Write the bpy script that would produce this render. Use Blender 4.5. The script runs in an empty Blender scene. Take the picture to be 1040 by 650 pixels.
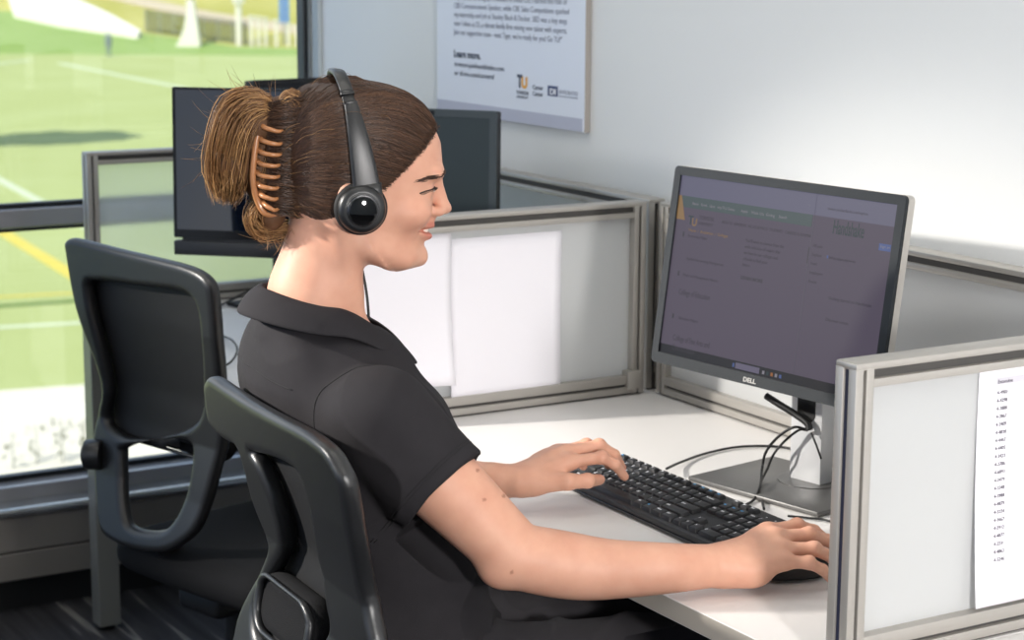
import bpy, bmesh, math, random
import numpy as np
from mathutils import Vector, Matrix, noise
random.seed(7); rng = np.random.default_rng(7)
S = bpy.context.scene
COL = S.collection
PI = math.pi

# ------------------------------------------------------------------ camera
FPX = 2000.83; CAM = np.array([1.5931, -2.0528, 1.5146])
PITCH, ROLL, YAW = 0.1857, 0.0056, 2.6057
FW = np.array([math.cos(PITCH)*math.cos(YAW), math.cos(PITCH)*math.sin(YAW), -math.sin(PITCH)])
_r = np.cross(FW, [0, 0, 1]); _r /= np.linalg.norm(_r); _u = np.cross(_r, FW)
RT = _r*math.cos(ROLL)+_u*math.sin(ROLL); UP = -_r*math.sin(ROLL)+_u*math.cos(ROLL)
# a sight line through a point of the photograph, met with a plane or a distance: used to read sizes off the photo
def ray(x, y): return FW+RT*(x-520)/FPX-UP*(y-325)/FPX
def atz(x, y, z): d = ray(x, y); return CAM+d*(z-CAM[2])/d[2]
def aty(x, y, v): d = ray(x, y); return CAM+d*(v-CAM[1])/d[1]
def atx(x, y, v): d = ray(x, y); return CAM+d*(v-CAM[0])/d[0]
def atd(x, y, v): return CAM+ray(x, y)*v
cd = bpy.data.cameras.new('camera'); cam = bpy.data.objects.new('camera', cd); COL.objects.link(cam)
cam.matrix_world = Matrix(((RT[0], UP[0], -FW[0], CAM[0]), (RT[1], UP[1], -FW[1], CAM[1]), (RT[2], UP[2], -FW[2], CAM[2]), (0, 0, 0, 1)))
cd.sensor_width = 36; cd.lens = 36*FPX/1040; cd.clip_end = 2000; cd.clip_start = .05
cd.dof.use_dof = True; cd.dof.focus_distance = 2.5; cd.dof.aperture_fstop = 8
S.camera = cam

# ------------------------------------------------------------------ materials
def lin(c):
    return tuple(((v/255)/12.92 if v/255 <= .04045 else ((v/255+.055)/1.055)**2.4) for v in c)
def newmat(name):
    m = bpy.data.materials.new(name); m.use_nodes = True; nt = m.node_tree
    return m, nt, nt.nodes['Principled BSDF'], nt.nodes['Material Output']
def mat(name, col, rough=.5, metal=0, bump=0, bscale=200, var=0, vscale=8, spec=.5, emit=None, stretch=None, coat=0):
    m, nt, b, o = newmat(name); c = lin(col)+(1,)
    b.inputs['Base Color'].default_value = c; b.inputs['Roughness'].default_value = rough
    b.inputs['Metallic'].default_value = metal; b.inputs['Specular IOR Level'].default_value = spec
    b.inputs['Coat Weight'].default_value = coat
    if emit:
        b.inputs['Emission Color'].default_value = lin(emit[0])+(1,); b.inputs['Emission Strength'].default_value = emit[1]
    if bump or var:
        tc = nt.nodes.new('ShaderNodeTexCoord'); mp = nt.nodes.new('ShaderNodeMapping'); nt.links.new(tc.outputs['Object'], mp.inputs[0])
        if stretch: mp.inputs['Scale'].default_value = stretch
    if bump:
        n = nt.nodes.new('ShaderNodeTexNoise'); n.inputs['Scale'].default_value = bscale; n.inputs['Detail'].default_value = 3
        nt.links.new(mp.outputs[0], n.inputs['Vector'])
        bp = nt.nodes.new('ShaderNodeBump'); bp.inputs['Strength'].default_value = bump; bp.inputs['Distance'].default_value = .001
        nt.links.new(n.outputs['Fac'], bp.inputs['Height']); nt.links.new(bp.outputs[0], b.inputs['Normal'])
    if var:
        n = nt.nodes.new('ShaderNodeTexNoise'); n.inputs['Scale'].default_value = vscale; n.inputs['Detail'].default_value = 4
        nt.links.new(mp.outputs[0], n.inputs['Vector'])
        mx = nt.nodes.new('ShaderNodeMix'); mx.data_type = 'RGBA'
        mx.inputs['A'].default_value = tuple(v*(1-var) for v in c[:3])+(1,); mx.inputs['B'].default_value = tuple(min(1, v*(1+var)) for v in c[:3])+(1,)
        nt.links.new(n.outputs['Fac'], mx.inputs['Factor']); nt.links.new(mx.outputs['Result'], b.inputs['Base Color'])
    return m
M = {}
M['wall'] = mat('white wall paint', (226, 227, 226), .75, bump=.05, bscale=150)
M['desk'] = mat('white laminate', (226, 223, 221), .38, bump=.02, bscale=400)
M['deskedge'] = mat('grey edge band', (176, 169, 158), .55)
M['alu'] = mat('satin aluminium', (178, 174, 168), .42, .55, var=.04, vscale=30, stretch=(1, 1, 40))
M['core'] = mat('dark extrusion slot', (74, 72, 70), .6, .2)
M['blueslot'] = mat('navy slot insert', (26, 30, 58), .5)
M['darkplast'] = mat('charcoal plastic', (46, 47, 50), .42, bump=.25, bscale=900)
M['chairplast'] = mat('black chair plastic', (27, 28, 30), .38, bump=.12, bscale=1100, spec=.65)
M['seatfab'] = mat('black seat fabric', (20, 20, 22), .9, bump=.8, bscale=700, spec=.2)
M['bezel'] = mat('grey speckled bezel', (38, 42, 46), .55, bump=.4, bscale=1500, var=.3, vscale=1500, spec=.3)
M['bezelside'] = mat('silver monitor edge', (190, 186, 180), .35, .4)
M['black'] = mat('black gloss plastic', (12, 12, 13), .25)
M['blackmatte'] = mat('black matte plastic', (16, 16, 17), .55)
M['cable'] = mat('black cable', (14, 14, 15), .5)
M['steel'] = mat('painted stand grey', (150, 150, 150), .35, .5)
M['neck'] = mat('silver stand neck', (208, 209, 211), .42, .25)
M['steeldk'] = mat('stand base grey', (106, 105, 104), .38, .55)
M['key'] = mat('black keycap', (34, 34, 36), .48, bump=.15, bscale=900)
M['kbbody'] = mat('keyboard body', (40, 40, 42), .5, bump=.3, bscale=900)
M['white'] = mat('white print', (225, 225, 230), .6)
M['blueprint'] = mat('blue print', (90, 170, 230), .6)
M['paper'] = mat('white paper', (238, 236, 242), .8)
M['ink'] = mat('grey ink', (96, 92, 104), .8)
M['inkpale'] = mat('pale grey ink', (205, 202, 210), .8)
M['leg'] = mat('grey table leg', (128, 128, 124), .4, .3)
M['winframe'] = mat('grey window frame', (150, 149, 153), .22, .25, coat=.6)
M['windark'] = mat('black glazing gasket', (16, 20, 24), .4)
M['sill'] = mat('satin sill metal', (206, 208, 210), .18, .9)
M['convector'] = mat('grey convector panel', (122, 117, 112), .5, .2)
M['kick'] = mat('black kick', (10, 10, 11), .7)
M['ceiling'] = mat('ceiling tile', (225, 225, 222), .9)

# frosted acrylic: rough see-through with a pale cast
def frosted(name, col, through=.45, rough=.28, tint=(.86, .9, .92)):
    m, nt, b, o = newmat(name)
    b.inputs['Base Color'].default_value = lin(col)+(1,); b.inputs['Roughness'].default_value = .45
    rf = nt.nodes.new('ShaderNodeBsdfRefraction'); rf.inputs['IOR'].default_value = 1.08; rf.inputs['Roughness'].default_value = rough
    rf.inputs['Color'].default_value = tint+(1,)
    tl = nt.nodes.new('ShaderNodeBsdfTranslucent'); tl.inputs['Color'].default_value = lin(col)+(1,)
    m1 = nt.nodes.new('ShaderNodeMixShader'); m1.inputs[0].default_value = .3
    nt.links.new(b.outputs[0], m1.inputs[1]); nt.links.new(tl.outputs[0], m1.inputs[2])
    m2 = nt.nodes.new('ShaderNodeMixShader'); m2.inputs[0].default_value = through
    nt.links.new(m1.outputs[0], m2.inputs[1]); nt.links.new(rf.outputs[0], m2.inputs[2]); nt.links.new(m2.outputs[0], o.inputs['Surface'])
    return m
M['frost'] = frosted('frosted acrylic', (218, 219, 219), .14)
M['frostw'] = frosted('frosted acrylic clear', (232, 236, 234), .72, .42, (.97, .99, 1.0))
def glass():
    m, nt, b, o = newmat('window glass')
    tr = nt.nodes.new('ShaderNodeBsdfTransparent'); tr.inputs[0].default_value = (.95, .97, .96, 1)
    gl = nt.nodes.new('ShaderNodeBsdfGlossy'); gl.inputs['Roughness'].default_value = .02
    mx = nt.nodes.new('ShaderNodeMixShader'); mx.inputs[0].default_value = .05
    nt.links.new(tr.outputs[0], mx.inputs[1]); nt.links.new(gl.outputs[0], mx.inputs[2]); nt.links.new(mx.outputs[0], o.inputs['Surface'])
    return m
M['glass'] = glass()
def carpet():
    m, nt, b, o = newmat('dark striped carpet')
    tc = nt.nodes.new('ShaderNodeTexCoord'); mp = nt.nodes.new('ShaderNodeMapping'); nt.links.new(tc.outputs['Object'], mp.inputs[0])
    mp.inputs['Rotation'].default_value = (0, 0, math.radians(-6)); mp.inputs['Scale'].default_value = (1.5, 24, 1)
    n = nt.nodes.new('ShaderNodeTexNoise'); n.inputs['Scale'].default_value = 1.0; n.inputs['Detail'].default_value = 2; nt.links.new(mp.outputs[0], n.inputs['Vector'])
    r = nt.nodes.new('ShaderNodeValToRGB'); nt.links.new(n.outputs['Fac'], r.inputs[0])
    e = r.color_ramp.elements; e[0].position = .35; e[0].color = lin((30, 30, 34))+(1,); e[1].position = .62; e[1].color = lin((58, 56, 60))+(1,)
    x = e.new(.68); x.color = lin((125, 122, 118))+(1,); x = e.new(.74); x.color = lin((50, 49, 54))+(1,)
    n2 = nt.nodes.new('ShaderNodeTexNoise'); n2.inputs['Scale'].default_value = 300; nt.links.new(tc.outputs['Object'], n2.inputs['Vector'])
    bp = nt.nodes.new('ShaderNodeBump'); bp.inputs['Strength'].default_value = .6; bp.inputs['Distance'].default_value = .004
    nt.links.new(n2.outputs['Fac'], bp.inputs['Height']); nt.links.new(bp.outputs[0], b.inputs['Normal'])
    nt.links.new(r.outputs[0], b.inputs['Base Color']); b.inputs['Roughness'].default_value = .95
    return m
M['carpet'] = carpet()
def meshfabric():
    m, nt, b, o = newmat('black chair mesh')
    b.inputs['Base Color'].default_value = lin((24, 24, 26))+(1,); b.inputs['Roughness'].default_value = .6
    tc = nt.nodes.new('ShaderNodeTexCoord')
    def wave(ax, sc):
        w = nt.nodes.new('ShaderNodeTexWave'); w.wave_type = 'BANDS'; w.bands_direction = ax; w.inputs['Scale'].default_value = sc
        nt.links.new(tc.outputs['UV'], w.inputs['Vector']); return w
    a = wave('X', 36); c = wave('Y', 62)
    mu = nt.nodes.new('ShaderNodeMath'); mu.operation = 'MULTIPLY'; nt.links.new(a.outputs['Fac'], mu.inputs[0]); nt.links.new(c.outputs['Fac'], mu.inputs[1])
    gt = nt.nodes.new('ShaderNodeMath'); gt.operation = 'GREATER_THAN'; gt.inputs[1].default_value = .58; nt.links.new(mu.outputs[0], gt.inputs[0])
    tr = nt.nodes.new('ShaderNodeBsdfTransparent'); mx = nt.nodes.new('ShaderNodeMixShader')
    nt.links.new(gt.outputs[0], mx.inputs[0]); nt.links.new(b.outputs[0], mx.inputs[1]); nt.links.new(tr.outputs[0], mx.inputs[2]); nt.links.new(mx.outputs[0], o.inputs['Surface'])
    return m
M['mesh'] = meshfabric()

# ------------------------------------------------------------------ object helpers
def link(name, me, m=None, parent=None):
    o = bpy.data.objects.new(name, me); COL.objects.link(o)
    if m is not None:
        me.materials.append(M[m] if isinstance(m, str) else m)
    if parent is not None: o.parent = parent
    return o
def tag(o, label=None, cat=None, group=None, kind=None):
    if label: o['label'] = label
    if cat: o['category'] = cat
    if group: o['group'] = group
    if kind: o['kind'] = kind
    return o
def empty(name, loc, label, cat, group=None, rz=0):
    o = bpy.data.objects.new(name, None); COL.objects.link(o); o.location = loc; o.rotation_euler = (0, 0, rz)
    o.empty_display_size = .05
    return tag(o, label, cat, group)
def inv(parent, P):
    """world points into the frame of an (unscaled, z-rotated) parent"""
    if parent is None: return np.asarray(P, float)
    P = np.asarray(P, float)-np.array(parent.location); a = -parent.rotation_euler[2]; c, s = math.cos(a), math.sin(a)
    return np.stack([P[..., 0]*c-P[..., 1]*s, P[..., 0]*s+P[..., 1]*c, P[..., 2]], -1)
def mesh(name, V, Fc, m, parent=None, smooth=True, world=True):
    me = bpy.data.meshes.new(name)
    V = np.asarray(V, float)
    if world and parent is not None: V = inv(parent, V)
    me.from_pydata(V.tolist(), [], [list(map(int, f)) for f in Fc] if not isinstance(Fc, np.ndarray) else Fc.tolist()); me.update()
    if smooth: me.polygons.foreach_set('use_smooth', [True]*len(me.polygons))
    return link(name, me, m, parent)
def from_bm(name, bm, m, parent=None, smooth=False, angle=None):
    me = bpy.data.meshes.new(name); bmesh.ops.recalc_face_normals(bm, faces=bm.faces[:]); bm.to_mesh(me); bm.free()
    if smooth: me.polygons.foreach_set('use_smooth', [True]*len(me.polygons))
    if angle: me.set_sharp_from_angle(angle=math.radians(angle))
    return link(name, me, m, parent)
class B:
    """collects boxes and tubes into one mesh"""
    def __init__(s): s.bm = bmesh.new()
    def box(s, lo, hi, bev=0, mtx=None, seg=2):
        lo = np.array(lo, float); hi = np.array(hi, float)
        t = bmesh.new(); bmesh.ops.create_cube(t, size=1)
        for v in t.verts: v.co = Vector((np.array(v.co)+.5)*(hi-lo)+lo)
        if bev: bmesh.ops.bevel(t, geom=t.edges[:], offset=bev, segments=seg, affect='EDGES', profile=.5)
        if mtx is not None: bmesh.ops.transform(t, matrix=mtx, verts=t.verts[:])
        return s.add(t)
    def add(s, t):
        me = bpy.data.meshes.new('tmp'); t.to_mesh(me); t.free(); s.bm.from_mesh(me); bpy.data.meshes.remove(me); return s
    def cyl(s, a, b, r, r2=None, n=20, bev=0):
        a = Vector(a); b = Vector(b); d = b-a; t = bmesh.new()
        bmesh.ops.create_cone(t, cap_ends=True, segments=n, radius1=r, radius2=r if r2 is None else r2, depth=d.length)
        if bev:
            es = [e for e in t.edges if len(e.link_faces) == 2 and any(len(f.verts) > 4 for f in e.link_faces)]
            bmesh.ops.bevel(t, geom=es, offset=bev, segments=2, affect='EDGES', profile=.5)
        bmesh.ops.transform(t, matrix=Matrix.Translation((a+b)/2) @ d.to_track_quat('Z', 'Y').to_matrix().to_4x4(), verts=t.verts[:])
        return s.add(t)
    def build(s, name, m, parent=None, smooth=False, angle=None): return from_bm(name, s.bm, m, parent, smooth, angle)
def smoothpath(P, n=8):
    """Catmull-Rom through points"""
    P = np.asarray(P, float); Q = np.vstack([2*P[0]-P[1], P, 2*P[-1]-P[-2]]); out = []
    for i in range(1, len(Q)-2):
        for t in np.linspace(0, 1, n, endpoint=False):
            a, b, c, d = Q[i-1:i+3]; out.append(.5*((2*b)+(c-a)*t+(2*a-5*b+4*c-d)*t*t+(3*b-a-3*c+d)*t**3))
    out.append(P[-1]); return np.array(out)
def tube_data(P, r, n=8, closed=False):
    P = np.asarray(P, float); k = len(P); r = np.broadcast_to(np.asarray(r, float), (k,))
    T = np.gradient(P, axis=0)
    if closed: T = np.roll(P, -1, 0)-np.roll(P, 1, 0)
    T /= np.linalg.norm(T, axis=1, keepdims=True)+1e-12
    N = np.zeros_like(P); u = np.cross(T[0], [0, 0, 1.]); 
    if np.linalg.norm(u) < 1e-3: u = np.cross(T[0], [1., 0, 0])
    N[0] = u/np.linalg.norm(u)
    for i in range(1, k):
        v = N[i-1]-T[i]*(N[i-1]@T[i]); N[i] = v/(np.linalg.norm(v)+1e-12)
    Bn = np.cross(T, N); a = np.linspace(0, 2*PI, n, endpoint=False)
    V = (P[:, None]+r[:, None, None]*(np.cos(a)[None, :, None]*N[:, None]+np.sin(a)[None, :, None]*Bn[:, None])).reshape(-1, 3)
    F = []
    for i in range(k if closed else k-1):
        for j in range(n):
            i2 = (i+1) % k; F.append((i*n+j, i*n+(j+1) % n, i2*n+(j+1) % n, i2*n+j))
    if not closed: F.append(tuple(range(n))[::-1]); F.append(tuple(range((k-1)*n, k*n)))
    return V, F
def tube(name, P, r, m, parent=None, n=10, seg=8):
    V, F = tube_data(smoothpath(P, seg) if seg else P, r, n); return mesh(name, V, F, m, parent)
def text(body, size, mtx, name, m, parent, depth=.0002, align='LEFT', xs=1.0, bold=0):
    """lettering as one mesh; mtx maps the text plane (x right, y up) into the frame of parent"""
    c = bpy.data.curves.new('t', 'FONT'); c.body = body; c.size = size; c.align_x = align; c.extrude = depth; c.space_line = 1.0; c.offset = bold; c.resolution_u = 3
    o = bpy.data.objects.new('t', c); COL.objects.link(o)
    me = bpy.data.meshes.new_from_object(o.evaluated_get(bpy.context.evaluated_depsgraph_get())); bpy.data.objects.remove(o); bpy.data.curves.remove(c)
    me.materials.clear(); me.transform(mtx @ Matrix.Diagonal((xs, 1, 1, 1)))
    if name is None: return me
    return link(name, me, m, parent)
def frame3(o, x, y, z):
    return Matrix(((x[0], y[0], z[0], o[0]), (x[1], y[1], z[1], o[1]), (x[2], y[2], z[2], o[2]), (0, 0, 0, 1)))
def join_meshes(ms):
    b = bmesh.new()
    for q in ms: b.from_mesh(q); bpy.data.meshes.remove(q)
    return b

# ------------------------------------------------------------------ smooth implicit shapes, meshed with surface nets
def nets(F, o, h):
    s = F < 0; nx, ny, nz = F.shape
    c = [s[i:nx-1+i, j:ny-1+j, k:nz-1+k] for i in (0, 1) for j in (0, 1) for k in (0, 1)]
    a = c[0].copy(); l = c[0].copy()
    for q in c[1:]: a &= q; l |= q
    I, J, K = np.nonzero(l & ~a); n = len(I)
    idx = np.full((nx-1, ny-1, nz-1), -1, np.int32); idx[I, J, K] = np.arange(n)
    acc = np.zeros((n, 3)); cnt = np.zeros(n)
    for ax in range(3):
        for p in (0, 1):
            for q in (0, 1):
                d0 = [0, 0, 0]; o1, o2 = [(1, 2), (0, 2), (0, 1)][ax]; d0[o1] = p; d0[o2] = q; d1 = list(d0); d1[ax] = 1
                f0 = F[I+d0[0], J+d0[1], K+d0[2]]; f1 = F[I+d1[0], J+d1[1], K+d1[2]]; mk = (f0 < 0) != (f1 < 0)
                t = np.where(mk, f0/np.where(mk, f0-f1, 1), 0); P = np.tile(np.array(d0, float), (n, 1)); P[:, ax] = t
                acc += np.where(mk[:, None], P, 0); cnt += mk
    V = (np.stack([I, J, K], 1)+acc/cnt[:, None])*h+np.asarray(o)
    Q = []
    for ax in range(3):
        sl0 = [slice(None)]*3; sl1 = [slice(None)]*3; sl0[ax] = slice(0, -1); sl1[ax] = slice(1, None)
        e = s[tuple(sl0)] != s[tuple(sl1)]; ii = np.array(np.nonzero(e)); b1, b2 = [(1, 2), (2, 0), (0, 1)][ax]
        ok = (ii[b1] > 0) & (ii[b2] > 0) & (ii[b1] < F.shape[b1]-1) & (ii[b2] < F.shape[b2]-1); ii = ii[:, ok]
        def g(a_, b_):
            t = ii.copy(); t[b1] -= a_; t[b2] -= b_; return idx[t[0], t[1], t[2]]
        qd = np.stack([g(1, 1), g(0, 1), g(0, 0), g(1, 0)], 1); fl = s[ii[0], ii[1], ii[2]]
        qd[~fl] = qd[~fl][:, ::-1]; Q.append(qd)
    return V, np.vstack(Q)
def smin(a, b, k):
    if k <= 0: return np.minimum(a, b)
    hh = np.maximum(k-np.abs(a-b), 0)/k; return np.minimum(a, b)-hh*hh*k*.25
def smax(a, b, k): return -smin(-a, -b, k)
class Field:
    def __init__(s, lo, hi, h):
        s.o = np.array(lo, float); s.h = h; s.n = np.ceil((np.array(hi)-s.o)/h).astype(int)+1; s.F = np.full(s.n, .05, np.float32)
        s.ax = [s.o[i]+h*np.arange(s.n[i]) for i in range(3)]
    def sub(s, lo, hi):
        a = np.maximum(((np.array(lo)-s.o)/s.h).astype(int), 0); b = np.minimum(((np.array(hi)-s.o)/s.h).astype(int)+2, s.n)
        sl = tuple(slice(a[i], max(b[i], a[i])) for i in range(3))
        return sl, np.ix_(*[s.ax[i][sl[i]] for i in range(3)])
    def op(s, fn, lo, hi, k=0, mode='add'):
        sl, g = s.sub(lo, hi)
        d = np.asarray(fn(*g), np.float32)
        A = s.F[sl]
        s.F[sl] = smin(A, d, k) if mode == 'add' else smax(A, -d, k) if mode == 'cut' else smax(A, d, k)
    def cap(s, a, b, ra, rb=None, k=0, mode='add', flat=None):
        a = np.asarray(a, float); b = np.asarray(b, float); rb = ra if rb is None else rb; m = max(ra, rb)+k+.012
        s.op(lambda x, y, z: capsule(x, y, z, a, b, ra, rb), np.minimum(a, b)-m, np.maximum(a, b)+m, k, mode)
    def ell(s, c, r, k=0, mode='add', R=None):
        c = np.asarray(c, float); r = np.asarray(r, float); m = max(r)+k+.012
        s.op(lambda x, y, z: ellipsoid(x, y, z, c, r, R), c-m, c+m, k, mode)
    def net(s): return nets(s.F, s.o, s.h)
def capsule(x, y, z, a, b, ra, rb):
    ab = b-a; L = ab@ab+1e-12
    t = np.clip(((x-a[0])*ab[0]+(y-a[1])*ab[1]+(z-a[2])*ab[2])/L, 0, 1)
    return np.sqrt((x-a[0]-ab[0]*t)**2+(y-a[1]-ab[1]*t)**2+(z-a[2]-ab[2]*t)**2)-(ra+(rb-ra)*t)
def ellipsoid(x, y, z, c, r, R=None):
    X, Y, Z = x-c[0], y-c[1], z-c[2]
    if R is not None: X, Y, Z = (R[0][0]*X+R[0][1]*Y+R[0][2]*Z, R[1][0]*X+R[1][1]*Y+R[1][2]*Z, R[2][0]*X+R[2][1]*Y+R[2][2]*Z)
    k0 = np.sqrt((X/r[0])**2+(Y/r[1])**2+(Z/r[2])**2); k1 = np.sqrt((X/r[0]**2)**2+(Y/r[1]**2)**2+(Z/r[2]**2)**2)+1e-9
    return k0*(k0-1)/k1
def poly_sd(P, X, Y):
    """signed distance to a polygon, negative inside"""
    P = np.asarray(P, float); d = np.full(np.broadcast(X, Y).shape, 1e9); ins = np.zeros(d.shape, bool)
    for i in range(len(P)):
        a = P[i]; b = P[i-1]; e = b-a; wx = X-a[0]; wy = Y-a[1]; t = np.clip((wx*e[0]+wy*e[1])/(e@e+1e-12), 0, 1)
        d = np.minimum(d, (wx-e[0]*t)**2+(wy-e[1]*t)**2)
        c1 = (a[1] > Y) != (b[1] > Y); ins ^= c1 & (X < (b[0]-a[0])*(Y-a[1])/(b[1]-a[1]+1e-12)+a[0])
    return np.where(ins, -1, 1)*np.sqrt(d)
def plate(name, outer, holes, th, rnd, mapping, m, parent, h=.004, smoothk=0):
    """rounded plate from a 2-D outline with holes; mapping bends (s, t, n) into the place"""
    O = np.asarray(outer); lo = O.min(0)-.02; hi = O.max(0)+.02
    xs = np.arange(lo[0], hi[0], h); ys = np.arange(lo[1], hi[1], h); zs = np.arange(-th/2-2*h, th/2+2*h+h, h)
    X, Y = np.meshgrid(xs, ys, indexing='ij'); d = poly_sd(outer, X, Y)
    for H in holes: d = np.maximum(d, -poly_sd(H, X, Y))
    d = d[:, :, None]+rnd; z = (np.abs(zs)-th/2+rnd)[None, None, :]
    F = np.minimum(np.maximum(d, z), 0)+np.sqrt(np.maximum(d, 0)**2+np.maximum(z, 0)**2)-rnd
    V, Q = nets(F, (xs[0], ys[0], zs[0]), h)
    W = mapping(V[:, 0], V[:, 1], V[:, 2]); return mesh(name, W, Q, m, parent)
def rounded_box_bm(lo, hi, r, seg=4):
    b = B(); b.box(lo, hi, r, seg=seg); return b
# ------------------------------------------------------------------ the room
Z0 = .73; TOP = 1.0784; X3 = 0.0; WST = 1.2659; X2 = -WST; X1 = -2*WST; DY = -.6754; RY = -.06; TH = .0348; EY = -.6945
XW = -2.84
def struct(o): return tag(o, kind='structure')
def wbox(name, lo, hi, m, bev=0): b = B(); b.box(lo, hi, bev); return struct(b.build(name, m))
wbox('floor', (XW-.05, -6, -.1), (4, .1, 0), 'carpet')
wbox('wall_back', (-2.764, 0, 0), (4, .12, 2.75), 'wall')
wbox('wall_right', (4, -6, 0), (4.12, .12, 2.75), 'wall')
wbox('ceiling', (XW-.05, -6, 2.75), (4, .12, 2.85), 'ceiling')
# corner return between the glazing and the white wall, with its finely perforated edge strip
wbox('wall_corner', (XW-.06, 0.0, 0), (-2.764, .12, 2.75), 'wall')
def perf():
    m, nt, b, o = newmat('perforated grey strip'); b.inputs['Base Color'].default_value = lin((176, 184, 188))+(1,); b.inputs['Roughness'].default_value = .5
    tc = nt.nodes.new('ShaderNodeTexCoord'); v = nt.nodes.new('ShaderNodeTexVoronoi'); v.inputs['Scale'].default_value = 160; v.inputs['Randomness'].default_value = 0
    nt.links.new(tc.outputs['Object'], v.inputs['Vector']); r = nt.nodes.new('ShaderNodeValToRGB'); nt.links.new(v.outputs['Distance'], r.inputs[0])
    r.color_ramp.elements[0].position = .25; r.color_ramp.elements[0].color = lin((140, 148, 152))+(1,); r.color_ramp.elements[1].position = .4; r.color_ramp.elements[1].color = lin((182, 190, 193))+(1,)
    nt.links.new(r.outputs[0], b.inputs['Base Color']); return m
M['perf'] = perf()
b = B(); b.box((-2.80, -.012, 0), (-2.766, -.0005, 2.75), .002); struct(b.build('trim_1', 'perf'))
# window wall: frames, sill, convector cover
b = B()
b.box((XW-.05, -6, .885), (XW+.03, -.012, .928), .004)                 # middle rail
b.box((XW-.05, -6, .240), (XW+.060, -.012, .288), .004)                # bottom rail
b.box((XW-.05, -6, 2.55), (XW+.03, -.012, 2.75), .004)                 # head
for y in (-2.4, -4.2): b.box((XW-.05, y-.03, .24), (XW+.03, y+.03, 2.6), .003)
wf = struct(b.build('window_1', 'winframe'))
b = B()
for z0, z1 in ((.288, .300), (.873, .885), (.928, .938)): b.box((XW-.02, -6, z0), (XW+.006, -.013, z1), .002)
b.box((XW-.02, -.026, .24), (XW+.02, -.0125, 2.6), .002)
b.build('window_gasket', 'windark', wf)
b = B(); b.box((XW-.008, -6, .29), (XW-.002, -.02, .88)); b.build('window_pane', 'glass', wf)
b = B(); b.box((XW-.008, -6, .93), (XW-.002, -.02, 2.56)); b.build('window_pane', 'glass', wf)
b = B(); b.box((XW+.055, -6, .236), (-2.70, -.012, .258), .010, seg=4); b.build('window_sill', 'sill', wf)
b = B(); b.box((XW-.05, -6, .153), (-2.712, -.012, .234), .003); b.box((XW-.05, -6, .085), (-2.712, -.012, .150), .003); struct(b.build('wall_left', 'convector'))
b = B(); b.box((XW-.06, -6, 0), (-2.765, -.012, .084)); struct(b.build('baseboard_left', 'kick'))

# ------------------------------------------------------------------ screens between the desks
def divider(name, label, org, dirv, L, group, H=TOP-Z0, panel='frost', post0=True):
    """org: start on the desk; dirv: unit direction along the screen"""
    root = empty(name, org, label, 'divider', group)
    d = np.array([dirv[0], dirv[1], 0]); n = np.array([-dirv[1], dirv[0], 0])
    mt = frame3((0, 0, 0), d, n, (0, 0, 1)); h = TH/2
    f = B(); bx = lambda lo, hi, bev=.0012: f.box(lo, hi, bev, mt)
    for s0, s1, g in ((0, .011, 1), (L-.011, L, 1)):
        bx((s0, -h, .003), (s1, -.0045, H-.006)); bx((s0, .0045, .003), (s1, h, H-.006))
    for s0, s1 in ((.0152, .026), (L-.026, L-.0152)):
        bx((s0, -h, .003), (s1, h, H-.006))
    bx((0, -h, H-.0085), (L, h, H), .0022)                    # top cap
    bx((.024, -h, H-.028), (L-.024, h, H-.0185))              # top rail
    bx((.024, -h, .0035), (L-.024, h, .0155)); bx((.024, -h, .0205), (L-.024, h, .036))
    f.build('frame', 'alu', root, smooth=True, angle=30)
    c = B(); c.box((.004, -h+.006, .0), (L-.004, h-.006, .03), 0, mt); c.box((.004, -h+.006, H-.02), (L-.004, h-.006, H-.008), 0, mt)
    c.box((.008, -h+.006, 0), (.02, h-.006, H-.008), 0, mt); c.box((L-.02, -h+.006, 0), (L-.008, h-.006, H-.008), 0, mt)
    c.build('slot_core', 'core', root)
    s = B(); s.box((.003, -.0044, .003), (.0105, .0044, H-.009), .001, mt); s.build('slot_insert', 'blueslot', root)
    p = B(); p.box((.025, -.003, .035), (L-.025, .003, H-.027), 0, mt); p.build('panel', panel, root)
    return root, mt
LD = -DY-.008
near_div, mt = divider('desk_divider', 'frosted desk divider at the right front corner with a printed list taped on it', (X3-TH/2, DY, Z0), (0, 1), LD, 'cross dividers between desks')
mid_div, _ = divider('desk_divider', 'frosted desk divider between the two monitors with two blank sheets taped on it', (X2-TH/2, DY, Z0), (0, 1), LD-.07, 'cross dividers between desks')
far_div, _ = divider('desk_divider', 'frosted desk divider in front of the window at the far desk end', (X1-TH/2, DY, Z0), (0, 1), LD, 'cross dividers between desks', panel='frostw')
b = B()
for z in (.05, ): b.box((.002, LD-.108, .012), (TH/2+.006, LD-.078, .045), .002)
b.build('corner_bracket', 'alu', mid_div, smooth=True, angle=30)
divider('rear_screen', 'frosted screen along the wall behind the speckled grey monitor', (X2+.012, RY+TH/2, Z0), (1, 0), WST-.052, 'screens along the wall')
divider('rear_screen', 'frosted screen along the wall behind the far desk monitors', (X1+.004, RY+TH/2, Z0), (1, 0), WST-.024, 'screens along the wall', panel='frostw')

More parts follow.
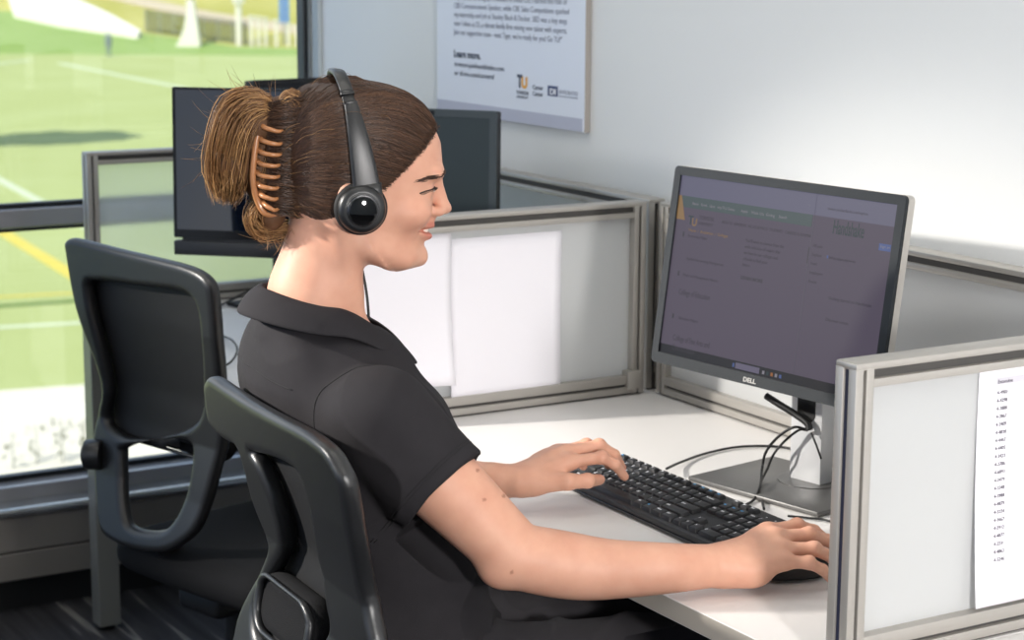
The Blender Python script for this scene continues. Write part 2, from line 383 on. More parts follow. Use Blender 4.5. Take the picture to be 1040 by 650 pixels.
# ------------------------------------------------------------------ desks
def desk(name, x0, x1, label, legs):
    root = empty(name, (x0, EY, 0), label, 'desk', 'office desks along the wall')
    t = B(); t.box((0, 0, Z0-.0285), (x1-x0, -EY-.03, Z0-.0005), .0012); o = t.build('desktop', 'desk', root)
    o.data.materials.append(M['deskedge'])
    for p in o.data.polygons:
        if abs(p.normal.z) < .3: p.material_index = 1
    for lx, ly in legs:
        l = B(); l.box((lx-.025, ly-.025, .012), (lx+.025, ly+.025, Z0-.029), .002); lg = l.build('leg', 'leg', root)
        g = B(); g.cyl((lx, ly, 0), (lx, ly, .013), .018); g.build('foot', 'black', lg)
    r = B(); r.box((.03, -EY-.1, Z0-.075), (x1-x0-.03, -EY-.075, Z0-.029), .002)
    r.build('support_rail', 'leg', root)
    return root
W1 = X2-X1
desk('desk', X2-.0005, X3-.0005, 'white desk holding the black keyboard and the hands', ((.03, .06), (WST-.03, .06), (.03, .6), (WST-.03, .6)))
desk('desk', X1-.03, X2-.0015, 'white desk by the window behind the empty chair', ((.028, .03), (W1-.0, .06), (.028, .6), (W1-.0, .6)))
desk('desk', X3+.0005, X3+1.2, 'white desk beyond the near divider with only its edge showing', ((.03, .06), (1.17, .06), (.03, .6), (1.17, .6)))

# ------------------------------------------------------------------ papers
def sheet(name, label, x, ya, yb, z0, z1, curl, m, group=None, n=14, skew=0):
    V = []; F = []
    for i in range(n+1):
        for j in range(n+1):
            u = i/n; v = j/n
            V.append((x+curl(u, v), ya+(yb-ya)*u+skew*(1-v), z0+(z1-z0)*v))
    for i in range(n):
        for j in range(n):
            a = i*(n+1)+j; F.append((a, a+n+1, a+n+2, a+1))
    o = mesh(name, V, F, m); sm = o.modifiers.new('s', 'SOLIDIFY'); sm.thickness = .0004; sm.offset = 0
    return tag(o, label, 'paper', group)
xb = X2-TH/2+.0036
sheet('paper_sheet', 'blank white sheet hanging by the wall end of the middle divider', xb, -.466, -.247, .757, 1.036, lambda u, v: .0004+.010*(1-v)**2.2, 'paper', 'sheets on the middle divider', skew=-.006)
sheet('paper_sheet', 'blank white sheet hanging by the chin on the middle divider', xb-.001, -.640, -.4665, .790, 1.046, lambda u, v: .0014+.005*(1-v)**2+.05*max(0, u-.6)*(1-v)**3, 'paper', 'sheets on the middle divider', skew=-.004)
lp = sheet('printed_list', 'white sheet printed with a column of numbers on the near divider', X3+.0042-TH/2, -.483, -.267, .772, 1.057, lambda u, v: .0004+.016*(1-v)**2, 'paper', skew=-.003)
T0 = X3+.0042-TH/2+.0012
nums = ['4-4902', '4-4298', '4-3888', '4-3867', '4-3409', '4-4838', '4-4467', '4-4405', '4-2423', '4-2786', '4-6893', '4-2479', '4-3348', '4-3988', '4-4879', '4-3224', '4-3667', '4-2912', '4-4877', '4-2231', '4-4863', '4-5246']
ms = []; ln = []
zt = atx(1024, 393, 0)[2]; zb = atx(1013, 567, 0)[2]; bb = B()
for i, t in enumerate(nums):
    z = zt-.006+(zb-zt)*(i+.3)/(len(nums)-.3); v = (z-.772)/.285; off = .016*(1-v)**2
    ms.append(text(t, .0062, frame3((T0+off, -.4545-.003*(1-v), z-.002), (0, 1, 0), (0, 0, 1), (1, 0, 0)), None, 'ink', None, xs=.95))
    bb.box((T0+off-.0003, -.456-.003*(1-v), z-.0046), (T0+off+.0001, -.31, z-.0042))
ms.append(text('Extension', .0062, frame3((T0+.0002, -.4545, zt+.002), (0, 1, 0), (0, 0, 1), (1, 0, 0)), None, 'ink', None, xs=.95))
from_bm('numbers', join_meshes(ms), 'ink', lp)
bb.build('ruled_lines', 'inkpale', lp)
hb = B(); hb.box((T0-.0007, -.456, zt+.0005), (T0-.0001, -.31, zt+.0085)); hb.build('header_band', 'inkpale', lp)

# ------------------------------------------------------------------ poster board on the wall
PX0, PX1, PZ0, PZ1 = -2.162, -1.574, 1.172, 2.05
M['board'] = mat('poster print ground', (226, 230, 240), .5); M['bandm'] = mat('poster band', (186, 188, 204), .5); M['boardedge'] = mat('poster edge', (160, 154, 148), .7)
M['pink'] = mat('poster grey text', (156, 160, 173), .6); M['pdk'] = mat('poster dark text', (74, 80, 96), .6); M['gold'] = mat('poster gold', (238, 170, 50), .6); M['navy'] = mat('poster navy', (30, 50, 104), .6)
po = empty('poster', (PX0, 0, PZ0), 'white poster board with printed text and small logos on the back wall', 'poster')
b = B(); b.box((0, -.014, 0), (PX1-PX0, -.001, PZ1-PZ0), .0008); o = b.build('board', 'boardedge', po); o.data.materials.append(M['board'])
for p in o.data.polygons:
    if p.normal.y < -.9: p.material_index = 1
b = B(); b.box((.001, -.0145, .001), (PX1-PX0-.006, -.0139, .026)); b.build('print_band', 'bandm', po)
def ppt(px, py): P = aty(px, py, -.0145); return P[0]-PX0, P[2]-PZ0
def ptext(body, px, py, px2, hpx, m, name='lettering', bold=0):
    """a line whose baseline starts at the photo point and which ends at px2"""
    x, z = ppt(px, py); x2, _ = ppt(px2, py); s = hpx
    me = text(body, s, Matrix.Identity(4), None, m, None, bold=bold); w = max(v.co.x for v in me.vertices)
    k = (x2-x)/w; me.transform(frame3((x, -.0147, z), (1, 0, 0), (0, 0, 1), (0, -1, 0)) @ Matrix.Diagonal((k, 1, 1, 1))); return me
L1 = ['experiences as Chapter President of Delta Chi, I earned the role of', 'CBE Commencement Speaker, while CBE Sales Competitions sparked', 'my internship and job at Stanley Black & Decker. SBD was a key step;', 'now I shine at DI, a vibrant family firm mixing new talent with experts.', 'Join our supportive team\u2014next Tiger, we\u2019re ready for you! Go TU!\u201d']
ends = [(576, 5), (578, 14.5), (576, 24), (576, 34), (571, 42.5)]
ms = []
for i, t in enumerate(L1): ms.append(ptext(t, 461, -.9+8.9*i, ends[i][0], .0165, 'pink'))
from_bm('body_text', join_meshes(ms), 'pink', po)
ms = [ptext('Learn more.', 461, 57.5, 488, .021, 'pdk', bold=.0006)]; from_bm('heading', join_meshes(ms), 'pdk', po)
ms = [ptext('towson.joinhandshake.com', 461.5, 67, 512, .0150, 'pdk'), ptext('or di-ins.com/careers/', 461.5, 76, 502, .0150, 'pdk')]; from_bm('web_addresses', join_meshes(ms), 'pdk', po)
ms = [ptext('T', 525.5, 88, 530.5, .034, 'pdk', bold=.0016), ptext('TOWSON', 524.5, 95.3, 536.5, .0105, 'pdk'), ptext('UNIVERSITY.', 524.5, 99, 536.5, .006, 'pdk'), ptext('Career', 541, 90.5, 551.5, .0125, 'pdk'), ptext('Center', 541, 97, 551.5, .0125, 'pdk')]
from_bm('university_logo', join_meshes(ms), 'pdk', po)
ms = [ptext('U', 529.5, 88.8, 535.5, .030, 'gold', bold=.0014)]; from_bm('logo_letter', join_meshes(ms), 'gold', po)
x0, z0 = ppt(556.5, 97); x1, z1 = ppt(566.5, 88); b = B(); b.box((x0, -.0152, z0), (x1, -.0144, z1), .0003); b.build('logo_block', 'navy', po)
ms = [ptext('DI', 558.5, 95.6, 565, .016, 'white', bold=.0008)]
for q in ms: q.transform(Matrix.Translation((0, -.0008, 0)))
from_bm('logo_initials', join_meshes(ms), 'white', po)
ms = [ptext('INTEGRATED', 568, 95, 587, .0105, 'pink'), ptext('Insurance Solutions', 568, 98.3, 587, .0055, 'pink')]; from_bm('partner_name', join_meshes(ms), 'pink', po)

# ------------------------------------------------------------------ monitors
def screen_frame(c, yaw, tilt):
    n = np.array([math.cos(yaw)*math.cos(tilt), math.sin(yaw)*math.cos(tilt), math.sin(tilt)])
    r = np.cross([0, 0, 1], n); r /= np.linalg.norm(r); u = np.cross(n, r); return np.array(c), r, u, n
def rrect(x0, y0, x1, y1, r, k=5):
    P = []
    for cx, cy, a in ((x1-r, y1-r, 0), (x0+r, y1-r, 90), (x0+r, y0+r, 180), (x1-r, y0+r, 270)):
        for i in range(k+1): t = math.radians(a+90*i/k); P.append((cx+r*math.cos(t), cy+r*math.sin(t)))
    return P
def ring_bm(outer, inner, z0, z1, mtx, bev=0):
    """frame between two loops of the same length"""
    n = len(outer); bm = bmesh.new(); L = []
    for loop, z in ((outer, z0), (outer, z1), (inner, z1), (inner, z0)): L.append([bm.verts.new((p[0], p[1], z)) for p in loop])
    for a in range(4):
        A, Bq = L[a], L[(a+1) % 4]
        for i in range(n): bm.faces.new((A[i], A[(i+1) % n], Bq[(i+1) % n], Bq[i]))
    bmesh.ops.transform(bm, matrix=mtx, verts=bm.verts[:]); return bm
def slab_bm(loop, z0, z1, mtx, shrink=0):
    bm = bmesh.new(); a = [bm.verts.new((p[0], p[1], z0)) for p in loop]; s = 1-shrink; b_ = [bm.verts.new((p[0]*s, p[1]*s, z1)) for p in loop]; n = len(loop)
    bm.faces.new(a[::-1]); bm.faces.new(b_)
    for i in range(n): bm.faces.new((a[i], a[(i+1) % n], b_[(i+1) % n], b_[i]))
    bmesh.ops.transform(bm, matrix=mtx, verts=bm.verts[:]); return bm
def scr(name, c, glow, rough=.3, spec=.5): return mat(name, tuple(v*.10 for v in c), rough, emit=(c, glow*1.5) if glow else None, spec=spec*.5)
MC, MYAW, MTILT, MW, MH = (-.601, -.320, 1.050), -1.455, .143, .43, .269
C0, R0, U0, N0 = screen_frame(MC, MYAW, MTILT)
mon = empty('monitor', (-.62, -.20, Z0), 'speckled grey monitor with a dim web page in front of the woman', 'monitor')
mtM = frame3(C0-np.array(mon.location), R0, U0, N0)
bw = .0135
outer = rrect(-MW/2-bw, -MH/2-bw-.003, MW/2+bw, MH/2+bw, .008); inner = rrect(-MW/2, -MH/2, MW/2, MH/2, .0008)
from_bm('bezel', ring_bm(outer, inner, -.004, .003, mtM), 'bezel', mon)
from_bm('edge_band', slab_bm(rrect(-MW/2-bw-.0006, -MH/2-bw-.0036, MW/2+bw+.0006, MH/2+bw+.0006, .0085), -.0155, -.0035, mtM), 'bezelside', mon)
from_bm('seam', slab_bm(rrect(-MW/2-bw-.0001, -MH/2-bw-.0031, MW/2+bw+.0001, MH/2+bw+.0001, .008), -.0040, -.0028, mtM), 'black', mon)
from_bm('rear_cover', slab_bm(rrect(-MW/2-bw+.002, -MH/2-bw, MW/2+bw-.002, MH/2+bw-.002, .012), -.017, -.048, mtM, .12), 'blackmatte', mon)
M['scrbg'] = scr('dim web page', (94, 86, 101), .50, .35, .3); M['scrdk'] = scr('task bar', (34, 33, 40), .35, .35); M['scrband'] = scr('page header', (68, 82, 84), .5, .35)
M['scrtx'] = scr('page text', (62, 58, 70), .4, .4); M['scrtx2'] = scr('page pale text', (126, 122, 132), .55, .4); M['scrgold'] = scr('page gold', (140, 108, 66), .5, .4); M['scrblue'] = scr('page blue', (62, 80, 132), .6, .4)
M['scrpill'] = scr('search pill', (104, 98, 120), .5, .35); M['scrrule'] = scr('page rule', (80, 75, 90), .5, .4); M['scrtop'] = scr('browser bar', (92, 90, 112), .58, .35); M['scrteal'] = scr('page teal', (38, 58, 64), .4, .4); M['scror'] = scr('icon orange', (150, 90, 40), .5, .4)
from_bm('screen', slab_bm(rrect(-MW/2, -MH/2, MW/2, MH/2, .0008), -.004, -.0005, mtM), 'scrbg', mon)
def spx(px, py):
    d = ray(px, py); t = ((C0-CAM)@N0)/(d@N0); P = CAM+d*t-C0; return P@R0, P@U0
class Scr:
    def __init__(s): s.b = {}
    def rect(s, x0, y0, x1, y1, m, z=-.0003, nm=None): s.b.setdefault((nm or NM[m], m), B()).box((x0, y0, z-.0002), (x1, y1, z), 0, mtM)
    def txt(s, t, x, y, size, m, z=-.0002, xs=1, bold=0, w=None, nm=None):
        me = text(t, size, Matrix.Identity(4), None, m, None, depth=.00005, bold=bold)
        k = xs if w is None else w/max(v.co.x for v in me.vertices)
        me.transform(mtM @ Matrix.Translation((x, y, z)) @ Matrix.Diagonal((k, 1, 1, 1))); s.b.setdefault((nm or NM[m], m), B()).bm.from_mesh(me); bpy.data.meshes.remove(me)
NM = {'scrpill': 'search_field', 'scrtop': 'browser_bar', 'scrdk': 'task_bar', 'scrband': 'page_header', 'scrrule': 'window_divide', 'scrtx': 'page_text', 'scrtx2': 'menu_text', 'scrgold': 'page_accent', 'scrteal': 'page_headline', 'scrblue': 'page_button', 'scror': 'task_icon'}
sc = Scr(); hx, hy = MW/2, MH/2
xs_ = spx(822, 260)[0]
sc.rect(-hx, hy-.030, hx, hy, 'scrtop'); sc.rect(-hx, -hy, hx, -hy+.0135, 'scrdk')
sc.rect(-hx, hy-.047, xs_-.004, hy-.030, 'scrband'); sc.rect(xs_-.0015, -hy+.0135, xs_, hy, 'scrrule'); sc.rect(xs_-.004, hy-.098, xs_-.0025, hy-.075, 'scrtx', nm='scroll_bar')
tri = bmesh.new(); vs = [tri.verts.new((a, b_, -.0001)) for a, b_ in ((-hx, hy-.030), (-hx+.006, hy-.030), (-hx+.019, hy-.066), (-hx, hy-.066))]; tri.faces.new(vs); bmesh.ops.transform(tri, matrix=mtM, verts=tri.verts[:]); sc.b.setdefault(('page_corner', 'scrgold'), B()).add(tri)
for t, x, w in (('Alumni', .03, .014), ('Parents', .05, .013), ('Library', .068, .012), ('myTU', .085, .02), ('Events', .108, .014), ('Apply', .135, .014), ('Visit Us', .156, .026), ('Giving', .186, .018), ('Search', .212, .016)):
    sc.txt(t, -hx+x, hy-.0415, .006, 'scrtx2', w=w)
sc.txt('T', -hx+.026, hy-.071, .0185, 'scrteal', bold=.0003, nm='logo_letter'); sc.txt('U', -hx+.0345, hy-.0725, .0165, 'scrgold', bold=.0002, nm='logo_letter')
sc.txt('TOWSON', -hx+.049, hy-.0615, .0085, 'scrtx', w=.031); sc.txt('UNIVERSITY', -hx+.049, hy-.0695, .0065, 'scrtx', w=.031)
for t, x, w in (('ABOUT TU', .098, .022), ('ADMISSIONS', .124, .025), ('ACADEMICS', .153, .04), ('STUDENTS', .197, .026), ('CAREERS & ALUMNI', .228, .05)): sc.txt(t, -hx+x, hy-.062, .0062, 'scrtx', w=w) if -hx+x+w < xs_ else None
sc.txt('Home  /  Academics  /  Colleges', -hx+.03, hy-.0815, .0062, 'scrgold', w=.085); sc.rect(-hx+.0, hy-.0855, -hx+.03, hy-.085, 'scrrule', nm='page_rule')
for a, (t, yy) in enumerate((('Economics Major', .090), ('Applied Accounting Management', .124), ('Music and Management Minors', .149), ('Education Majors', .214))):
    sc.txt(t, -hx+.030+.003*(a % 2), hy-yy, .0060, 'scrtx'); 
    if a != 1: sc.rect(-hx+.018, hy-yy-.001, -hx+.0215, hy-yy+.0065, 'scrtx')
px = spx(689, 298); sc.txt('College of Education', px[0], px[1]-.001, .0125, 'scrtx', w=.068)
px = spx(683, 345); sc.txt('College of Fine Arts and', px[0], px[1], .0125, 'scrtx', w=.080); px = spx(682, 355); sc.txt('Communication', px[0], px[1]+.0005, .0125, 'scrtx', w=.05)
for i, t in enumerate(('You\u2019ll want to choose from the', 'wide selection of majors that', 'we have in our colleges and', 'schools to find your', 'future.')): sc.txt(t, -hx+.152, hy-.083-.0088*i, .0068, 'scrtx', xs=.9)
sc.txt('LEARN MORE', -hx+.152, hy-.137, .0068, 'scrtx', bold=.0003, w=.045)
px = spx(845, 236.5); p2 = spx(877, 240); sc.txt('Handshake', px[0], px[1]-.0005, .0270, 'scrteal', bold=.0004, w=p2[0]-px[0])
sc.txt('towson.joinhandshake.com/explore', xs_+.022, hy-.020, .0058, 'scrtx', w=.075)
for i, t in enumerate(('All jobs', 'Explore', 'Feed', 'Employers', 'Events')): sc.txt(t, xs_+.004, hy-.074-.0125*i, .006, 'scrtx')
sc.rect(xs_+.004, hy-.0765, hx-.01, hy-.0762, 'scrrule', nm='page_rule'); sc.txt('Search jobs, employers, people and events', xs_+.036, hy-.0865, .0058, 'scrtx', w=.05); sc.rect(xs_+.0325, hy-.0865, xs_+.035, hy-.0825, 'scrblue', nm='search_marker')
px = spx(893, 247); p2 = spx(904, 256); sc.rect(px[0], p2[1], p2[0], px[1], 'scrblue', -.00025); sc.txt('Sign in', px[0]+.002, p2[1]+.004, .005, 'scrtx2', w=p2[0]-px[0]-.004, nm='button_text')
for i, t in enumerate(('Getting started on Handshake', 'Discover events')): sc.txt(t, xs_+.046, hy-.142-.030*i, .0065, 'scrtx')
p1 = spx(745, 377); p2 = spx(770, 384); ty = -hy+.0035
sc.rect(p1[0]-.004, ty, p1[0]-.0005, ty+.006, 'scrblue', -.0001, 'task_icon'); sc.rect(p1[0]+.002, ty-.001, p2[0], ty+.0075, 'scrpill', -.0001)
for k_, mm in enumerate(('scrtx2', 'scrteal', 'scror', 'scrtx2', 'scrblue')): s_ = Scr(); s_.rect(p2[0]+.006+k_*.0085, ty, p2[0]+.0105+k_*.0085, ty+.005, mm, -.0001, 'task_icon'); [b_.build(n_, m_, mon) for (n_, m_), b_ in s_.b.items()]
for (n_, m_), b_ in sc.b.items(): b_.build(n_, m_, mon)
sp = spx(762, 391.5)
me = text('DELL', .0092, Matrix.Identity(4), None, 'white', None, bold=.0003); w = max(v.co.x for v in me.vertices); me.transform(mtM @ Matrix.Translation((sp[0]-.013, -hy-.0125, .0031)) @ Matrix.Diagonal((.026/w, 1, 1, 1))); link('maker_mark', me, 'bezelside', mon)
# stand
nx, ny = -.628, -.212; sa = math.radians(10); dS = np.array([math.cos(sa), math.sin(sa), 0]); nS = np.array([-math.sin(sa), math.cos(sa), 0])
mS = frame3(np.array([nx, ny, Z0])-np.array(mon.location), dS, nS, (0, 0, 1))
b = B(); b.box((-.135, -.125, .0005), (.120, .065, .0085), .003, mS); b.build('stand_base', 'steeldk', mon, smooth=True, angle=30)
b = B(); b.cyl((0, 0, .0085), (0, 0, .0095), .05, n=40); bo = b.build('swivel_disc', 'steeldk', mon); bo.data.transform(mS)
b = B(); b.box((-.030, -.016, .009), (.030, .016, .30), .002, mS); b.build('stand_neck', 'neck', mon, smooth=True, angle=30)
b = B(); b.box((-.017, -.0175, .115), (.017, -.0155, .19), .0005); b.cyl((0, -.0175, .115), (0, -.0155, .115), .017, n=24); bo = b.build('cable_hole', 'blackmatte', mon)
bo.data.transform(mS)
b = B(); b.box((-.04, -.075, .24), (.04, -.012, .32), .004, mS); b.build('mount', 'blackmatte', mon)
# ------------------------------------------------------------------ monitors on the far desk
def far_monitor(label, c, yaw, tilt, w, h, mats, bez, foot, bar=False, cam_=False, bt=.01, side=.02):
    C, R, U, N = screen_frame(c, yaw, tilt)
    root = empty('monitor', (foot[0], foot[1], Z0), label, 'monitor')
    mt = frame3(C-np.array(root.location), R, U, N)
    ou = rrect(-w/2-bez, -h/2-bt, w/2+bez, h/2+bez, .003); inn = rrect(-w/2, -h/2, w/2, h/2, .0006)
    from_bm('bezel', ring_bm(ou, inn, -.004, .002, mt), mats[0], root)
    from_bm('screen', slab_bm(inn, -.004, .0002, mt), mats[1], root)
    from_bm('rear_cover', slab_bm(ou, -.0038, -side, mt, .02), mats[2], root)
    if bar:
        b = B(); b.box((-w/2-bez, -h/2-bt-.034, -.02), (w/2+bez, -h/2-bt-.006, .004), .002, mt); b.box((-w/2+.01, -h/2-bt-.012, -.016), (w/2, -h/2-bt+.004, -.004), 0, mt); b.build('speaker_bar', 'darkplast', root, smooth=True, angle=30)
    if cam_:
        b = B(); b.box((cam_-.008, h/2+.002, .0015), (cam_+.008, h/2+bez-.003, .0045), .001, mt); b.build('webcam', 'black', root)
    b = B(); a = yaw+PI/2; d = np.array([math.cos(a), math.sin(a), 0]); nn = np.array([-math.sin(a), math.cos(a), 0]); ms = frame3((0, 0, 0), d, nn, (0, 0, 1))
    b.box((-.11, -.09, .0003), (.11, .08, .01), .003, ms); b.build('stand_base', 'blackmatte', root, smooth=True, angle=30)
    b = B(); b.box((-.03, -.012, .008), (.03, .012, c[2]-Z0+.02), .002, ms); b.build('stand_neck', 'blackmatte', root)
    return root
M['scrglossy'] = mat('black glossy screen with sky tint', (8, 14, 28), .04, spec=1.0, coat=1)  # blue in the base colour stands in for reflected sky
M['scrmatte'] = mat('dark matte screen', (46, 55, 57), .35)
M['bezmatte'] = mat('dark grey bezel', (62, 70, 74), .5, bump=.3, bscale=1200)
# glossy all-in-one by the window
a0 = math.radians(47); dd = np.array([math.cos(a0), math.sin(a0), 0])
pl = atd(175.5, 162, 3.84); wA, hA = .34, .272
cA = pl+dd*(wA/2+.006)
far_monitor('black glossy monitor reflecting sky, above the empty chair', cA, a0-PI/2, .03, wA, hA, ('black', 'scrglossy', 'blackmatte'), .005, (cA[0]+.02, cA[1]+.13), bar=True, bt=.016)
# matte screen behind the profile
a1 = math.radians(38); d1 = np.array([math.cos(a1), math.sin(a1), 0])
pr_ = atd(503, 114, 3.66); wB, hB = .215, .26
cB = pr_-d1*(wB/2+.012)-np.array([0, 0, hB/2+.012])
far_monitor('dark matte monitor with a webcam, behind the woman\u2019s face', cB, a1-PI/2, .02, wB, hB, ('bezmatte', 'scrmatte', 'blackmatte'), .014, (cB[0]-.05, cB[1]+.05), cam_=-.012, side=.028)
# a third one in the corner, edge-on
pc = atd(292, 80, 4.30)
a2 = math.radians(100)
far_monitor('small black monitor seen edge-on in the window corner', (pc[0], pc[1], pc[2]-.16), a2-PI/2, 0, .16, .30, ('blackmatte', 'black', 'blackmatte'), .01, (pc[0]-.02, pc[1]), side=.035)

# ------------------------------------------------------------------ keyboard
KBW, KBD = .442, .127; ka = math.radians(-1.0)
kb = empty('keyboard', (-.823, -.4165, Z0), 'black keyboard with white and blue legends under the left hand', 'keyboard', rz=ka)
ktilt = math.radians(6.5)
KR = Matrix.Translation((0, 0, .0335)) @ Matrix.Rotation(ktilt, 4, 'X')      # local: x right, y away from wall is negative
b = B(); b.box((0, -KBD, -.013), (KBW, 0, -.0035), .002, KR, 3); b.box((.006, -KBD+.010, -.0045), (KBW-.006, -.004, -.0022), .001, KR); b.build('case', 'kbbody', kb, smooth=True, angle=30)
b = B(); b.box((.002, -KBD-.0012, -.0175), (KBW-.002, -KBD+.03, -.012), .001, KR); b.build('front_lip', 'black', kb)
for fx in (.03, KBW-.05):
    b = B(); b.box((fx, -.022, .0003), (fx+.02, -.008, .0225), .001); b.build('flip_foot', 'black', kb)
u = .01905; kx0, ky0 = .0105, -.0095
keys = []      # x, row-y, w, d, legend, colour
rowy = [ky0, ky0-.0175, ky0-.0175-u, ky0-.0175-2*u, ky0-.0175-3*u, ky0-.0175-4*u]
def row(i, x, items, d=.0165):
    for it in items:
        t, w = (it if isinstance(it, tuple) else (it, 1))
        if t is not None: keys.append((kx0+x*u, rowy[i], w*u, d, t, 0))
        x += w
row(0, 0, ['Esc', (None, .3), 'F1', 'F2', 'F3', 'F4', (None, .35), 'F5', 'F6', 'F7', 'F8', (None, .35), 'F9', 'F10', 'F11', 'F12'], .0115)
row(0, 15.25, ['Prt', 'Scr', 'Brk'], .0115)
row(1, 0, list('`1234567890-=')+[('Backspace', 2)]); row(1, 15.25, ['Ins', 'Hm', 'PU']); row(1, 18.5, ['Num', '/', '*', '-'])
row(2, 0, [('Tab', 1.5)]+list('QWERTYUIOP[]')+[('\\', 1.5)]); row(2, 15.25, ['Del', 'End', 'PD']); row(2, 18.5, ['7', '8', '9'])
row(3, 0, [('Caps', 1.75)]+list("ASDFGHJKL;'")+[('Enter', 2.25)]); row(3, 18.5, ['4', '5', '6'])
row(4, 0, [('Shift', 2.25)]+list('ZXCVBNM,./')+[('Shift', 2.75)]); row(4, 16.25, ['^']); row(4, 18.5, ['1', '2', '3'])
row(5, 0, [('Ctrl', 1.25), ('Win', 1.25), ('Alt', 1.25), (' ', 6.25), ('Alt', 1.25), ('Fn', 1.25), ('Menu', 1.25), ('Ctrl', 1.25)]); row(5, 15.25, ['<', 'v', '>']); row(5, 18.5, [('0', 2), '.'])
for i_, t in ((2, '+'), (4, 'Ent')): keys.append((kx0+21.5*u, rowy[i_], u, .0165+u, t, 0))
kbm = B(); lw = {0: [], 1: []}
for (x, y, w, d, t, c) in keys:
    q = bmesh.new(); bmesh.ops.create_cube(q, size=1)
    x0, x1, y1, y0 = x+.0009, x+w-.0009, y, y-d
    for v in q.verts:
        top = v.co.z > 0; s_ = .0014 if top else 0
        v.co = Vector(((x0+s_ if v.co.x < 0 else x1-s_), (y0+s_*1.1 if v.co.y < 0 else y1-s_*.7), .0032 if top else -.004))
    bmesh.ops.bevel(q, geom=[e for e in q.edges if sum(v.co.z > 0 for v in e.verts) >= 1], offset=.0008, segments=2, affect='EDGES', profile=.5)
    bmesh.ops.transform(q, matrix=KR, verts=q.verts[:]); kbm.add(q)
    blue = t in ('F9', 'F10', 'F11', 'F12', 'Ins', 'Hm', 'PU', 'Fn', 'Esc')
    if t.strip():
        sz = .0064 if len(t) == 1 else .0044
        me = text(t, sz, KR @ Matrix.Translation((x+.0035, y-.0075 if d > .012 else y-.0065, .00335)), None, 'white', None, depth=.00004, bold=.00022); lw[1 if blue else 0].append(me)
kk = kbm.build('keycaps', 'key', kb, smooth=True, angle=40)
from_bm('key_lettering', join_meshes(lw[0]), 'white', kb); from_bm('blue_lettering', join_meshes(lw[1]), 'blueprint', kb)
b = B()
for k_ in range(3): b.box((kx0+19.2*u+k_*.02, ky0-.007, -.0024), (kx0+19.2*u+k_*.02+.002, ky0-.005, -.0018), 0, KR)
b.build('status_lights', 'white', kb)

# ------------------------------------------------------------------ cables and mouse
def cable(label, P, r=.0022, name='cable'):
    o = tube(name, P, r, 'cable', None, 8, 10); return tag(o, label, 'cable')
zc = Z0+.003
cable('black keyboard cable curving behind the keyboard toward the stand', [atz(677, 476, Z0+.014), atz(690, 470, Z0+.006), atz(715, 461, zc), atz(745, 454.5, zc), atz(775, 453, zc), atz(800, 455, zc), atz(822, 462, zc)], .0021)
cable('outer black cable drooping from the stand neck to the desk behind the keyboard', [aty(818, 436, -0.237), aty(806, 434, -0.252), aty(790, 444, -0.262), aty(778, 459, -0.267), aty(774, 476, -0.270), aty(772, 494, -0.315), atz(766, 507, zc), atz(757, 513, zc)], .0021)
cable('inner black cable drooping from the stand neck to the desk behind the keyboard', [aty(820, 437, -0.235), aty(811, 437, -0.242), aty(797, 448, -0.252), aty(786, 461, -0.262), aty(779, 477, -0.265), aty(773, 490, -0.295), atz(773, 503, zc), atz(776, 517, zc)], .0019)
cable('black mouse cable leaving the right end of the keyboard', [atz(800, 524, zc), atz(820, 526, zc), atz(842, 529, zc), atz(870, 540, zc), atz(850, 560, zc+.004)], .0018)
cable('bundle of black cables running under the grey monitor into the neck', [aty(778, 402, -0.260), aty(792, 411, -0.252), aty(808, 421, -0.242), aty(820, 430, -0.236), aty(822, 437, -0.236)], .0055)
cable('thin black cable hanging beside the neck of the monitor stand', [aty(824, 440, -0.235), aty(829, 452, -0.236), aty(834, 466, -0.236)], .0016)
cable('thin dark cable looping over the far desk behind the chairs', [atz(208, 318, zc), atz(232, 306, zc+.004), atz(258, 293, zc+.03), atz(290, 280, zc+.05)], .0026)
cable('dark cable loop standing on the far desk by the collar', [atz(226, 341, zc), atz(236, 346, zc+.01), atz(241, 355, zc+.012), atz(236, 366, zc+.006), atz(226, 373, zc)], .0022)
mo = empty('computer_mouse', (-.296, -.500, Z0), 'black computer mouse under the right hand', 'mouse', rz=math.radians(-8))
f = Field((-.04, -.065, -.002), (.04, .065, .045), .002)
f.ell((0, -.005, .003), (.029, .052, .026)); f.op(lambda x, y, z: .003-z+0*x+0*y, (-.1, -.1, -.1), (.1, .1, .1), .004, 'and')
V, Q = f.net(); mesh('shell', V, Q, 'blackmatte', mo, world=False)
b = B(); b.cyl((-.003, .03, .029), (.003, .03, .029), .006, n=20); b.build('scroll_wheel', 'black', mo)

